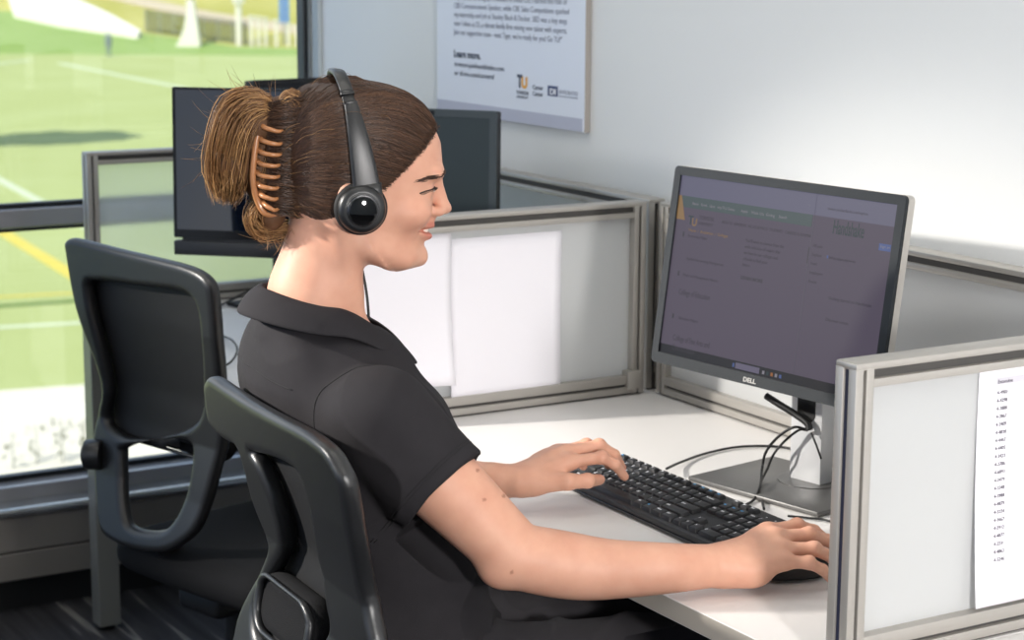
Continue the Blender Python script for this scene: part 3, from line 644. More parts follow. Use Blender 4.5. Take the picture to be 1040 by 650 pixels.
# ------------------------------------------------------------------ chairs
def chair_back_parts(root, cpt, D, nprof, outer, hole1, hole2, pad=None, meshoff=.02, lean=0, knob=None, bow=.0):
    """frame traced on the back's own curved surface; cpt: a point of the top edge, D: direction across"""
    D = np.array([D[0], D[1], 0]); N = np.array([-D[1], D[0], 0]); cpt = np.array(cpt)
    zs, ns = zip(*nprof)
    def nz(t): return np.interp(t, zs[::-1], ns[::-1])
    def unpx(q):
        d = ray(*q); k = 0.
        for _ in range(25):
            t = ((cpt+N*k-CAM)@N)/(d@N); P = CAM+d*t-cpt; k = float(nz(P[2]))-bow*(P@D)**2*-1
        return (P@D, P[2])
    def mapping(s, t, n): return cpt+D*s[:, None]+N*(nz(t)+bow*s**2+n)[:, None]+np.array([0, 0, 1.])*t[:, None]
    O = np.array([unpx(q) for q in outer]); H1 = np.array([unpx(q) for q in hole1]); H2 = np.array([unpx(q) for q in hole2]) if hole2 else None
    def dens(P): P = smoothpath(np.vstack([P, P[:1]]), 5)[:-1]; return P
    O, H1 = dens(O), dens(H1); hs = [H1]+([dens(H2)] if H2 is not None else [])
    plate('back_frame', O, hs, .026, .011, mapping, 'chairplast', root, h=.0035)
    # stretched mesh on the user's side of the upper opening
    lo = H1.min(0)-.012; hi = H1.max(0)+.012; n = 28; V = []; F = []; uv = []
    cx, cy = (lo+hi)/2
    for i in range(n+1):
        for j in range(n+1):
            s_ = lo[0]+(hi[0]-lo[0])*i/n; t_ = lo[1]+(hi[1]-lo[1])*j/n; V.append((s_, t_)); uv.append((i/n, j/n))
    V = np.array(V); sd = poly_sd(H1, V[:, 0], V[:, 1]); W = mapping(V[:, 0], V[:, 1], np.full(len(V), meshoff))
    for i in range(n):
        for j in range(n):
            a = i*(n+1)+j; qd = (a, a+n+1, a+n+2, a+1)
            if min(sd[list(qd)]) < .012: F.append(qd)
    o = mesh('back_mesh', W, F, 'mesh', root)
    ul = o.data.uv_layers.new(name='UVMap')
    for l in o.data.loops: ul.data[l.index].uv = uv[l.vertex_index]
    sm = o.modifiers.new('s', 'SOLIDIFY'); sm.thickness = .0016
    return unpx, mapping, D, N, nz
def chair_base(root, c, face, seat_z, seatc, sw=.50, sd=.47):
    """five-star base, column, mechanism and seat; c: foot of the column, face: angle the chair faces"""
    c = np.array([c[0], c[1], 0.]); mt = Matrix.Translation((c[0], c[1], 0)) @ Matrix.Rotation(face-PI/2, 4, 'Z')
    li = lambda P: [mt @ Vector(p) for p in P]
    for k in range(5):
        a = face+PI/2*.2+2*PI*k/5; e = np.array([math.cos(a), math.sin(a), 0])
        P = np.array([c+e*r+np.array([0, 0, z]) for r, z in ((.03, .105), (.10, .100), (.2, .085), (.30, .068))])
        V, F = tube_data(smoothpath(P, 5), np.linspace(.024, .015, 16), 8); lg = mesh('base_leg', V, F, 'chairplast', root)
        w = B(); p = c+e*.305; t = np.array([-e[1], e[0], 0])
        for s_ in (-1, 1): w.cyl(p+t*.006*s_+[0, 0, .027], p+t*.022*s_+[0, 0, .027], .026, n=20, bev=.003)
        w.cyl(p+[0, 0, .03], p+[0, 0, .068], .008); ob = w.build('caster', 'blackmatte', lg, smooth=True, angle=40)
        ob.data.transform(Matrix.Translation(-Vector(root.location)))
    w = B(); w.cyl(c+[0, 0, .06], c+[0, 0, .24], .034, n=28, bev=.003); w.cyl(c+[0, 0, .24], c+[0, 0, .275], .027, .03, n=28); w.cyl(c+[0, 0, .27], c+[0, 0, seat_z-.1], .022, n=24)
    o = w.build('gas_column', 'blackmatte', root, smooth=True, angle=40); o.data.transform(Matrix.Translation(-Vector(root.location)))
    w = B(); w.box((-.06, -.09, seat_z-.125), (.06, .09, seat_z-.075), .015, mt, 3); o = w.build('tilt_mechanism', 'blackmatte', root, smooth=True, angle=40); o.data.transform(Matrix.Translation(-Vector(root.location)))
    w = B(); w.cyl(*li(((.1, .0, seat_z-.10), (.25, .0, seat_z-.105))), .006); o = w.build('height_lever', 'blackmatte', root); o.data.transform(Matrix.Translation(-Vector(root.location)))
    # seat cushion with a waterfall front
    f = Field((-sw/2-.03, -sd/2-.03, -.08), (sw/2+.03, sd/2+.03, .05), .008)
    f.op(lambda x, y, z: np.sqrt(np.maximum(np.abs(x)-sw/2+.06, 0)**2+np.maximum(np.abs(y)-sd/2+.06, 0)**2+np.maximum(np.abs(z+.032+.05*np.clip(y-.1, 0, 1)**1.5*6+.12*x**2*-1)-.002, 0)**2*2.2)-.055, (-1, -1, -1), (1, 1, 1))
    V, Q = f.net(); mt2 = Matrix.Translation((seatc[0], seatc[1], seat_z)) @ Matrix.Rotation(face-PI/2, 4, 'Z')
    mesh('seat', [mt2 @ Vector(v) for v in V], Q, 'seatfab', root)
    f = None
    w = B(); w.box((-sw/2+.07, -sd/2+.07, -.082), (sw/2-.07, sd/2-.07, -.05), .012, mt2, 3); o = w.build('seat_pan', 'blackmatte', root, smooth=True, angle=40); o.data.transform(Matrix.Translation(-Vector(root.location)))
def spine(root, A, Bp, m='blackmatte'):
    V, F = tube_data(smoothpath([A, (np.array(A)+Bp)/2-[0, 0, .03], Bp], 6), .022, 8); mesh('back_bracket', V, F, m, root)

# empty chair by the window
fa = math.radians(16); DL = (math.cos(fa), math.sin(fa)); cL = atd(146, 258, 3.32); NL = np.array([-DL[1], DL[0], 0])
colL = np.array([*atd(240, 600, 3.56)[:2]])
chL = empty('office_chair', (colL[0], colL[1], 0), 'empty black mesh-back office chair by the window', 'chair', 'black mesh-back office chairs')
outL = [(69, 246), (76, 241.5), (100, 247), (130, 254.5), (165, 262.5), (190, 269), (206, 276), (216, 286), (220, 300), (223, 330), (226, 365), (229, 405), (231, 440), (225, 470), (215, 506), (203, 537), (186, 553), (168, 560), (141, 557.5), (118, 549), (105, 535), (101, 502), (98.5, 465), (99, 440), (104, 415), (107, 398), (100.5, 367), (87.5, 333), (76, 290)]
h1L = [(96, 284.5), (115, 285.5), (145, 290), (180, 294), (197, 300), (205, 315), (208.5, 345), (210.5, 385), (209.5, 417), (200, 431), (180, 440), (156, 445.5), (134, 444), (120, 437), (112, 425), (114, 405), (115, 396), (109, 362), (99, 325), (93, 292)]
h2L = [(127, 456), (141, 450), (165, 446), (186, 445), (198, 450), (200, 463), (196.5, 488), (191, 508), (182, 526), (171, 537), (156, 539), (140, 536), (131, 526), (127.5, 492)]
prof = [(.1, -.004), (0, 0), (-.12, .014), (-.25, .040), (-.32, .045), (-.42, .034), (-.60, .0), (-.8, -.02)]
unL, mpL, Dl, Nl, nzL = chair_back_parts(chL, cL, DL, prof, outL, h1L, h2L, meshoff=.014)
chair_base(chL, colL, math.atan2(NL[1], NL[0]), .475, colL+NL[:2]*.03+np.array([.03, .052]), .45)
def disc(root, name, px, m, un, mp, n0, n1, r, bev=.006):
    s_, t_ = un(px); a = mp(np.array([s_]), np.array([t_]), np.array([n0]))[0]; b_ = mp(np.array([s_]), np.array([t_]), np.array([n1]))[0]
    w = B(); w.cyl(a, b_, r, n=28, bev=bev); w.cyl(b_, b_+(b_-a)/np.linalg.norm(b_-a)*.003, r*.62, n=24, bev=.001); o = w.build(name, m, root, smooth=True, angle=40); o.data.transform(Matrix.Translation(-Vector(root.location))); return o
s_, t_ = unL((108, 461)); A = mpL(np.array([s_]), np.array([t_]), np.array([-.008]))[0]
w = B(); nd = -Dl*.8-Nl*.6; w.cyl(A, A+nd*.032, .0275, n=28, bev=.004); w.cyl(A+nd*.032, A+nd*.036, .017, n=24, bev=.001); o = w.build('lumbar_knob', 'chairplast', chL, smooth=True, angle=40); o.data.transform(Matrix.Translation(-Vector(chL.location)))
def pad_part(root, un, mp, px, w_, h_, off, name='lumbar_pad'):
    s_, t_ = un(px); P = rrect(s_-w_/2, t_-h_/2, s_+w_/2, t_+h_/2, min(w_, h_)*.45, 6)
    plate(name, P, [], .034, .015, lambda a, b_, n: mp(a, b_, n+off), 'seatfab', root, h=.005)
    plate('pad_rim', P, [np.array([s_, t_])+(np.array(P)-[s_, t_])*.86], .010, .004, lambda a, b_, n: mp(a, b_, n+off-.02), 'chairplast', root, h=.003)
pad_part(chL, unL, mpL, (160, 440), .30, .075, .050)
bA = mpL(np.array([unL((157, 548))[0]]), np.array([unL((157, 548))[1]]), np.array([.012]))[0]
spine(chL, bA, np.array([colL[0], colL[1], .385]))

# the chair the woman sits on
fw_ = math.radians(-3); DW = (math.cos(fw_), math.sin(fw_)); NW = np.array([-DW[1], DW[0], 0])
cW = atd(285, 420, 2.375)
chW = empty('office_chair', (-.60, -.88, 0), 'black mesh-back office chair the woman is sitting on', 'chair', 'black mesh-back office chairs')
outW = [(213.5, 389), (219, 382), (235, 392), (262, 409), (290, 424), (315, 437), (335, 452), (347, 470), (357, 494), (366, 547), (377, 605), (387, 650), (392, 690), (380, 740), (350, 775), (305, 780), (262, 765), (238, 725), (236, 690), (243, 650), (250, 620), (266, 588), (279, 557), (277, 543), (263, 506), (250, 458), (234, 446), (219, 428)]
h1W = [(262, 458), (289, 466), (308, 477), (317, 493), (323, 518), (330, 562), (338, 608), (342, 634), (330, 655), (300, 664), (275, 655), (266, 640), (267, 612), (280, 587), (293, 560), (293, 538), (284, 507), (270, 472)]
h2W = [(280, 682), (305, 685), (335, 680), (346, 690), (342, 720), (325, 745), (303, 750), (278, 735), (268, 705)]
profW = [(.1, -.004), (0, 0), (-.10, .022), (-.20, .050), (-.27, .052), (-.36, .035), (-.50, .005), (-.7, -.02)]
unW, mpW, Dw, Nw, nzW = chair_back_parts(chW, cW, DW, profW, outW, h1W, h2W, meshoff=.015)
pad_part(chW, unW, mpW, (300, 624), .19, .080, .002)
chair_base(chW, (-.60, -.88), math.atan2(NW[1], NW[0]), .475, np.array([-.62, -.86]))
s_, t_ = unW((310, 765)); bW = mpW(np.array([s_]), np.array([t_]), np.array([.01]))[0]
spine(chW, bW, np.array([-.60, -.90, .385]))

# ------------------------------------------------------------------ outside the window
G = -6.0
def grass(name, c1, c2, sc):
    m, nt, b, o = newmat(name); tc = nt.nodes.new('ShaderNodeTexCoord'); n = nt.nodes.new('ShaderNodeTexNoise'); n.inputs['Scale'].default_value = sc; n.inputs['Detail'].default_value = 6
    nt.links.new(tc.outputs['Object'], n.inputs['Vector']); r = nt.nodes.new('ShaderNodeValToRGB'); nt.links.new(n.outputs['Fac'], r.inputs[0])
    r.color_ramp.elements[0].position = .3; r.color_ramp.elements[0].color = lin(c1)+(1,); r.color_ramp.elements[1].position = .7; r.color_ramp.elements[1].color = lin(c2)+(1,)
    nt.links.new(r.outputs[0], b.inputs['Base Color']); b.inputs['Roughness'].default_value = .95; b.inputs['Specular IOR Level'].default_value = .1
    return m
M['turf'] = grass('sunlit turf', (180, 189, 124), (188, 197, 136), .25); M['hill'] = grass('dry hill grass', (178, 174, 90), (196, 190, 112), .15); M['hillg'] = grass('green bank', (142, 168, 92), (154, 178, 104), .2)
M['pave'] = mat('pale paving', (236, 228, 210), .9, var=.06, vscale=.5); M['yline'] = mat('yellow line', (226, 206, 92), .9); M['wline'] = mat('white line', (214, 222, 190), .9); M['dline'] = mat('dark green line', (104, 132, 66), .9)
M['outwhite'] = mat('white masonry', (240, 236, 228), .8); M['outpath'] = mat('pale path', (206, 190, 160), .9); M['outbrick'] = mat('tan brick', (178, 140, 104), .9); M['outblue'] = mat('blue banner', (80, 140, 214), .8); M['outgrey'] = mat('grey metal', (150, 152, 150), .6)
def ground(name, P, z, m, parent=None, th=.01):
    bm = bmesh.new(); vs = [bm.verts.new((p[0], p[1], z)) for p in P]; f_ = bm.faces.new(vs); bm.normal_update()
    if f_.normal.z < 0: f_.normal_flip()
    r = bmesh.ops.extrude_face_region(bm, geom=[f_]); bmesh.ops.translate(bm, vec=(0, 0, -th), verts=[v for v in r['geom'] if isinstance(v, bmesh.types.BMVert)])
    return from_bm(name, bm, m, parent)
def gp(x, y): return atz(x, y, G)
fh = np.array([FW[0], FW[1], 0]); fh /= np.linalg.norm(fh); sh = np.array([-fh[1], fh[0], 0]); C0g = np.array([CAM[0], CAM[1], 0])
def gd(f_, s_): return C0g+fh*f_+sh*s_
field = struct(ground('lawn', [gd(12, -40), gd(12, 60), gd(150, 90), gd(150, -60)], G-.02, 'turf', th=.3))
struct(ground('pavement', [gp(-60, 401), gp(120, 388), gp(330, 380), gp(420, 560), gp(-60, 560)], G, 'pave', th=.02))
def strip(name, A, Bq, w, m):
    A = gp(*A); Bq = gp(*Bq); d = (Bq-A)/np.linalg.norm(Bq-A); n = np.array([-d[1], d[0], 0])*w/2
    return struct(ground(name, [A-n, Bq-n, Bq+n, A+n], G+.003, m, th=.02))
strip('field_marking_line', (-40, 209), (160, 332), .38, 'yline')
strip('field_marking_line', (-60, 150), (150, 264), .32, 'wline')
strip('field_marking_line', (-40, 334.5), (200, 321), .26, 'wline')
strip('field_marking_line', (-40, 313), (200, 297), .28, 'dline')
strip('field_marking_line', (-40, 303), (200, 291), .12, 'yline')
strip('field_marking_line', (60, 64), (240, 100), .5, 'wline')
strip('field_marking_line', (-20, 67), (30, 61), .5, 'wline')
# rising ground beyond the field
def hp(x, y, lift=0):
    """sight line met with the rising bank"""
    d = ray(x, y); n = np.array([-fh[0]*.11, -fh[1]*.11, 1.]); o = gd(143, 0)+np.array([0, 0, G+lift]); t = ((o-CAM)@n)/(d@n); return CAM+d*t
bm = bmesh.new(); q = [hp(-80, 57), hp(420, 57), gd(420, -110)+np.array([0, 0, G+.11*277]), gd(420, 130)+np.array([0, 0, G+.11*277])]
bm.faces.new([bm.verts.new(p-np.array([0, 0, .02])) for p in (q[0], q[1], q[2], q[3])]); struct(from_bm('hill', bm, 'hill'))
def hpoly(name, pts, lift, m):
    bm = bmesh.new(); vs = [bm.verts.new(hp(x, y, lift)) for x, y in pts]; f_ = bm.faces.new(vs); r = bmesh.ops.extrude_face_region(bm, geom=[f_]); bmesh.ops.translate(bm, vec=(0, 0, -max(lift, .05)), verts=[v for v in r['geom'] if isinstance(v, bmesh.types.BMVert)]); return from_bm(name, bm, m)
struct(hpoly('lawn_bank', [(-80, 58), (-80, 12), (14, 11), (140, 33), (240, 47), (330, 50), (420, 55), (420, 58)], .06, 'hillg'))
struct(hpoly('path', [(96, -6), (130, -6), (215, 12), (306, 26), (360, 33), (360, 41), (304, 34), (205, 20)], .12, 'outpath'))
tag(hpoly('stone_bank', [(14, 12), (8, -6), (68, -6), (112, 14), (143, 31), (140, 33.5), (60, 22)], .5, 'outwhite'), 'white stone bank at the top of the green slope outside', 'bank')
def upright(name, label, cat, x0, x1, yb, yt, m, parts=None, dep=1.0, flare=0):
    a = hp(x0, yb); b_ = hp(x1, yb); d = (a-CAM)@FW; w = np.linalg.norm(b_-a); h_ = (yb-yt)*d/FPX; e = (b_-a)/w; e[2] = 0; e /= np.linalg.norm(e); n = np.array([-e[1], e[0], 0]); c = (a+b_)/2
    return c, w, h_, e, n
c, w, h_, e, n = upright('', '', '', 181, 205, 47, 0, 'outwhite')
mm = empty('monument', c, 'flared white monument standing by the far fence outside', 'monument'); bb_ = bmesh.new(); K = 12; rings = []
for i in range(K+1):
    t = i/K; lw_ = .5*(1-t)**2.6+.07; rw_ = .47-.28*t; z = h_*t
    rings.append([bb_.verts.new(Vector(e*s_*w+n*dn*2)+Vector((0, 0, z))) for s_, dn in ((-lw_, -.3), (rw_, -.3), (rw_, .3), (-lw_, .3))])
for i in range(K):
    for j in range(4): bb_.faces.new((rings[i][j], rings[i][(j+1) % 4], rings[i+1][(j+1) % 4], rings[i+1][j]))
bb_.faces.new(rings[-1]); from_bm('shaft', bb_, 'outwhite', mm)
b = B(); b.box((-.12*w, -.5, h_), (.12*w, .5, h_*1.15), .1, frame3((0, 0, 0), e, n, (0, 0, 1))); b.build('cap', 'outbrick', mm)
def post(name, label, cat, x, yb, yt, r, m, group=None):
    c = hp(x, yb); h_ = (yb-yt)*((c-CAM)@FW)/FPX; rt = empty(name, c, label, cat, group); b = B(); b.cyl((0, 0, -.1), (0, 0, h_), r, n=12); b.build('pole', m, rt); return rt, h_, ((c-CAM)@FW)/FPX
rt, h_, k_ = post('lamp_post', 'pale lamp post standing on the bank outside', 'lamp post', 243, 46, -30, .22, 'outwhite'); b = B(); b.box((-.35, -.35, h_*.55), (.35, .35, h_*.72), .05); b.build('lamp_head', 'outwhite', rt)
rt, h_, k_ = post('banner_pole', 'pole with a blue banner beside the window frame outside', 'banner', 289, 44, -20, .09, 'outgrey'); b = B(); b.box((-.05, -.35, h_*.32), (.05, .35, h_), .01, Matrix.Rotation(YAW, 4, 'Z')); b.build('banner', 'outblue', rt)
for i, (x, t) in enumerate(((256, 18), (263, 19), (270, 20), (281, 22), (293, 26), (302, 28))):
    rt, h_, k_ = post('fence_post', None, 'post', x, 47, t, .11, 'outwhite', 'white posts by the banner outside'); tag(rt, 'white fence post in the row beside the blue banner outside')
    b = B(); b.box((-.2, -.2, h_), (.2, .2, h_+.12), .02); b.build('post_cap', 'outwhite', rt)
# netting fence
A = hp(148, 32); Bq = hp(252, 46); rt = empty('net_fence', A, 'dark netting fence along the foot of the path outside', 'fence'); L_ = Bq-A
def netmat():
    m, nt, b, o = newmat('dark netting'); b.inputs['Base Color'].default_value = lin((70, 84, 56))+(1,); tr = nt.nodes.new('ShaderNodeBsdfTransparent'); mx = nt.nodes.new('ShaderNodeMixShader'); mx.inputs[0].default_value = .62
    nt.links.new(b.outputs[0], mx.inputs[1]); nt.links.new(tr.outputs[0], mx.inputs[2]); nt.links.new(mx.outputs[0], o.inputs['Surface']); return m
M['net'] = netmat()
bm = bmesh.new(); hh = 1.7; e = L_/np.linalg.norm(L_); nrm = np.array([-e[1], e[0], 0])*.02
for sgn in (-1, 1): bm.faces.new([bm.verts.new(Vector(p)) for p in (nrm*sgn, L_+nrm*sgn, L_+nrm*sgn+[0, 0, hh], nrm*sgn+[0, 0, hh])])
from_bm('netting', bm, 'net', rt)
for k_ in range(8): b = B(); p = L_*k_/7; b.cyl(p-np.array([0, 0, .2]), p+np.array([0, 0, hh+.05]), .05, n=8); b.build('post', 'outgrey', rt)
# a passer-by on the field
c = gp(110.5, 57); k_ = ((c-CAM)@FW)/FPX
f = Field((-.5, -.5, -.02), (.5, .5, 1.8), .03)
for s_ in (-1, 1):
    f.cap((s_*.09, 0, .92), (s_*.12, .03*s_, .05), .10, .05, .05); f.cap((s_*.12, .03*s_, .04), (s_*.12+.12, .03*s_, .03), .045, .04, .03); f.cap((s_*.19, 0, 1.42), (s_*.25, .02, .85), .055, .035, .04)
f.cap((0, 0, .95), (0, 0, 1.40), .15, .17, .08); f.cap((0, 0, 1.40), (0, 0, 1.55), .07, .06, .05); f.ell((0, 0, 1.64), (.10, .09, .13), .03)
V, Q = f.net(); a = YAW-PI/2; Rz = np.array([[math.cos(a), -math.sin(a), 0], [math.sin(a), math.cos(a), 0], [0, 0, 1]])
V = V*(24.5*k_/1.77)@Rz.T+c; M['passer'] = mat('grey blue clothes', (128, 142, 146), .9)
tag(mesh('person', V, Q, 'passer'), 'distant person in pale grey clothes standing on the field outside', 'person')
# young shrubs in the paving bed
M['leaf'] = mat('dark leaf', (88, 92, 52), .7)
for i, (px, py, n_) in enumerate(((14, 476, 4), (38, 470, 6), (64, 469, 10), (87, 464, 7), (96, 430, 5))):
    c = gp(px, py); rt = empty('young_shrub', c, None or ('sparse young shrub growing in the pale paving, ' + ('at the left picture edge', 'second from the left picture edge', 'bushiest one in the middle', 'low one beside the chair knob', 'beside the edge of the chair back')[i]), 'shrub', 'young shrubs in the paving')
    st = B(); lf = bmesh.new(); H_ = .45+.02*n_
    st.cyl((0, 0, -.02), (0, 0, H_), .008, .004, n=6)
    for k_ in range(n_*3):
        p = Vector((random.uniform(-.11, .11), random.uniform(-.11, .11), random.uniform(.15, 1)*H_)); d = Vector((random.gauss(0, 1), random.gauss(0, 1), random.gauss(0, .6))).normalized(); s_ = d.cross(Vector((0, 0, 1))).normalized()*.028
        lf.faces.new([lf.verts.new(x) for x in (p, p+d*.05+s_, p+d*.12, p+d*.05-s_)])
    st.build('stem', 'leaf', rt); from_bm('foliage', lf, 'leaf', rt)
# a tree left of the view, whose shade falls on the field
# ------------------------------------------------------------------ the woman
import os
def skin():
    m, nt, b, o = newmat('skin'); at = nt.nodes.new('ShaderNodeVertexColor'); at.layer_name = 'tint'
    tc = nt.nodes.new('ShaderNodeTexCoord'); n = nt.nodes.new('ShaderNodeTexNoise'); n.inputs['Scale'].default_value = 28; n.inputs['Detail'].default_value = 5; nt.links.new(tc.outputs['Object'], n.inputs['Vector'])
    r = nt.nodes.new('ShaderNodeValToRGB'); nt.links.new(n.outputs['Fac'], r.inputs[0]); r.color_ramp.elements[0].position = .3; r.color_ramp.elements[0].color = lin((208, 154, 130))+(1,); r.color_ramp.elements[1].position = .7; r.color_ramp.elements[1].color = lin((219, 167, 142))+(1,)
    mx = nt.nodes.new('ShaderNodeMix'); mx.data_type = 'RGBA'; mx.blend_type = 'MULTIPLY'; mx.inputs['Factor'].default_value = 1
    nt.links.new(r.outputs[0], mx.inputs['A']); nt.links.new(at.outputs['Color'], mx.inputs['B']); nt.links.new(mx.outputs['Result'], b.inputs['Base Color'])
    b.inputs['Roughness'].default_value = .52; b.inputs['Specular IOR Level'].default_value = .36
    b.inputs['Subsurface Weight'].default_value = .12; b.inputs['Subsurface Radius'].default_value = (1, .35, .2); b.inputs['Subsurface Scale'].default_value = .006
    n2 = nt.nodes.new('ShaderNodeTexNoise'); n2.inputs['Scale'].default_value = 900; nt.links.new(tc.outputs['Object'], n2.inputs['Vector'])
    bp = nt.nodes.new('ShaderNodeBump'); bp.inputs['Strength'].default_value = .12; bp.inputs['Distance'].default_value = .0006; nt.links.new(n2.outputs['Fac'], bp.inputs['Height']); nt.links.new(bp.outputs[0], b.inputs['Normal'])
    return m
M['skin'] = skin()
def hairmat(name, c1, c2, rough=.38):
    m, nt, b, o = newmat(name); at = nt.nodes.new('ShaderNodeVertexColor'); at.layer_name = 'shade'
    mx = nt.nodes.new('ShaderNodeMix'); mx.data_type = 'RGBA'; mx.inputs['A'].default_value = lin(c1)+(1,); mx.inputs['B'].default_value = lin(c2)+(1,)
    nt.links.new(at.outputs['Color'], mx.inputs['Factor']); nt.links.new(mx.outputs['Result'], b.inputs['Base Color']); b.inputs['Roughness'].default_value = rough; b.inputs['Specular IOR Level'].default_value = .45
    return m
M['hairtop'] = hairmat('brown hair', (42, 27, 20), (104, 74, 54)); M['hairbun'] = hairmat('lit golden brown hair', (92, 60, 36), (206, 160, 108))  # bun hair made lighter in colour for the light falling on it
M['haircore'] = mat('dark hair base', (50, 33, 24), .6); M['buncore'] = mat('bun hair base', (92, 62, 38), .7, bump=.8, bscale=120)
M['lash'] = mat('dark lashes', (30, 20, 16), .6); M['brow'] = mat('brown eyebrow', (64, 42, 30), .7); M['eyew'] = mat('eye white', (225, 218, 212), .2); M['iris'] = mat('brown iris', (46, 30, 22), .15); M['teeth'] = mat('teeth', (236, 228, 216), .3)
M['shirt'] = mat('charcoal polo knit', (41, 39, 42), .85, bump=.55, bscale=1400, var=.12, vscale=60, spec=.25)
M['trouser'] = mat('dark grey trouser cloth', (47, 45, 48), .85, bump=.5, bscale=900, var=.12, vscale=40, spec=.25)
M['stitch'] = mat('shirt stitch', (26, 25, 27), .9)

HM = np.array([-.667, -.950, 1.197]); hy_ = math.radians(72); HF = np.array([math.cos(hy_), math.sin(hy_), 0]); HL = np.array([-math.sin(hy_), math.cos(hy_), 0]); HZ = np.array([0, 0, 1.])
def hw(f, l, u): return HM+HF*f+HL*l+HZ*u                       # head frame -> world
def hl(x, y, z): return (x-HM[0])*HF[0]+(y-HM[1])*HF[1], (x-HM[0])*HL[0]+(y-HM[1])*HL[1], z-HM[2]
def hpx(px, py, l=0.): d = ray(px, py); t = ((HM+HL*l-CAM)@HL)/(d@HL); return CAM+d*t   # sight line met with a plane through the head
TAB = np.array([  # height, front, widest, back, half width, fullness of the front
 (.1470, -.004, -.012, -.020, .004, 2), (.1455, .010, -.012, -.034, .020, 2), (.141, .040, -.012, -.052, .040, 2), (.131, .066, -.012, -.066, .053, 2), (.115, .089, -.012, -.076, .063, 2.05),
 (.095, .1065, -.012, -.083, .0705, 2.15), (.075, .1145, -.012, -.087, .0745, 2.25), (.055, .1160, -.010, -.088, .0760, 2.3), (.036, .1165, -.008, -.087, .0755, 2.3),
 (.021, .1090, -.006, -.084, .0740, 2.25), (.006, .1045, -.004, -.078, .0720, 2.2), (-.010, .1030, .000, -.068, .0700, 2.15), (-.022, .1010, .004, -.052, .0670, 1.95),
 (-.035, .0995, .010, -.030, .0635, 1.72), (-.050, .0945, .018, -.010, .0585, 1.70), (-.0590, .0915, .024, .002, .0545, 1.8), (-.068, .0940, .030, .012, .0490, 2.0),
 (-.077, .0935, .036, .022, .0420, 2.0), (-.084, .0880, .044, .032, .0320, 2.0), (-.0885, .0720, .050, .042, .0160, 2.0)])[::-1]
uu = np.linspace(TAB[0, 0], TAB[-1, 0], 240); tb_ = np.stack([np.interp(uu, TAB[:, 0], TAB[:, i]) for i in range(1, 6)], 1)
kern = np.hanning(13); kern /= kern.sum(); tb_ = np.stack([np.convolve(np.pad(tb_[:, i], 6, 'edge'), kern, 'valid') for i in range(5)], 1)
def headd(f, l, u):
    uc = np.clip(u, uu[0], uu[-1]); Fr, Cx, Bk, W, P = [np.interp(uc, uu, tb_[:, i]) for i in range(5)]
    front = f > Cx; a = np.where(front, Fr-Cx, Cx-Bk); P = np.where(front, P, 2.)
    g = ((np.abs(f-Cx)/a)**P+(np.abs(l)/W)**P)**(1/P)
    d = (g-1)*np.minimum(a, W)*.9
    return np.maximum(d, np.maximum(u-uu[-1], uu[0]-u))
BH = .0035 if os.environ.get('COARSE') else .0026
body = Field((-1.10, -1.20, .715), (-.175, -.41, 1.365), BH)
def hop(fn, lo, hi, k=0, mode='add', m=.02):
    """fn in head coordinates over a local box"""
    C8 = np.array([hw(a, b_, c) for a in (lo[0], hi[0]) for b_ in (lo[1], hi[1]) for c in (lo[2], hi[2])])
    body.op(lambda x, y, z: fn(*hl(x, y, z)), C8.min(0)-m, C8.max(0)+m, k, mode)
def hcap(a, b_, ra, rb=None, k=0, mode='add'): body.cap(hw(*a), hw(*b_), ra, rb, k, mode)
def hell(c, r, k=0, mode='add', rot=0):
    cc, ss = math.cos(rot), math.sin(rot)
    R = (HF*cc+HZ*ss, HL, -HF*ss+HZ*cc); body.ell(hw(*c), r, k, mode, R)
# head and face
hop(headd, (-.1, -.09, -.1), (.13, .09, .15))
for s in (-1, 1):
    hell((.108, s*.031, .0185), (.010, .017, .0095), .010, 'cut')                      # eye socket
    hell((.0875, s*.031, .0175), (.0140, .0145, .0125), .004)                          # lid over the eyeball
    hell((.070, s*.044, -.012), (.022, .018, .016), .020)                              # cheek
    hell((.1045, s*.024, .0375), (.008, .024, .006), .012)                             # brow ridge
    hell((.1095, s*.0115, -.0140), (.0105, .0070, .0066), .004)                        # nostril wing
    hell((.1145, s*.0062, -.0215), (.0050, .0030, .0030), .002, 'cut')                 # nostril
    hell((-.011, s*.083, .006), (.019, .0066, .029), .008, rot=.25); hell((-.007, s*.091, .004), (.010, .004, .018), .006, 'cut', .25)   # ear
    hcap((.012, s*.056, -.052), (.060, s*.032, -.074), .011, .009, .02)                # jaw line
hcap((.1092, 0, .024), (.1180, 0, -.006), .0080, .0085, .008); hell((.1196, 0, -.0120), (.0104, .0085, .0074), .006)   # nose
hcap((.104, 0, -.020), (.1015, 0, -.026), .006, .006, .008)
for t in np.linspace(-1, 1, 11):      # lips, fuller in the middle
    l_ = t*.0280; back = .0185*t*t; rise = .0040*t*t
    hell((.0982-back, l_, -.0334+rise), (.0094, .0066, .0042*(1-.45*t*t)), .003)
    hell((.0950-back, l_, -.0465+rise*1.6), (.0092, .0066, .0058*(1-.45*t*t)), .003)
for t in np.linspace(-1, 1, 9): hell((.1045-.0185*t*t, t*.0300, -.0398+.0050*t*t), (.0110, .0050, .0034-.0010*t*t), .001, 'cut')
hell((.0855, 0, -.0735), (.0100, .016, .0115), .012)                                   # chin
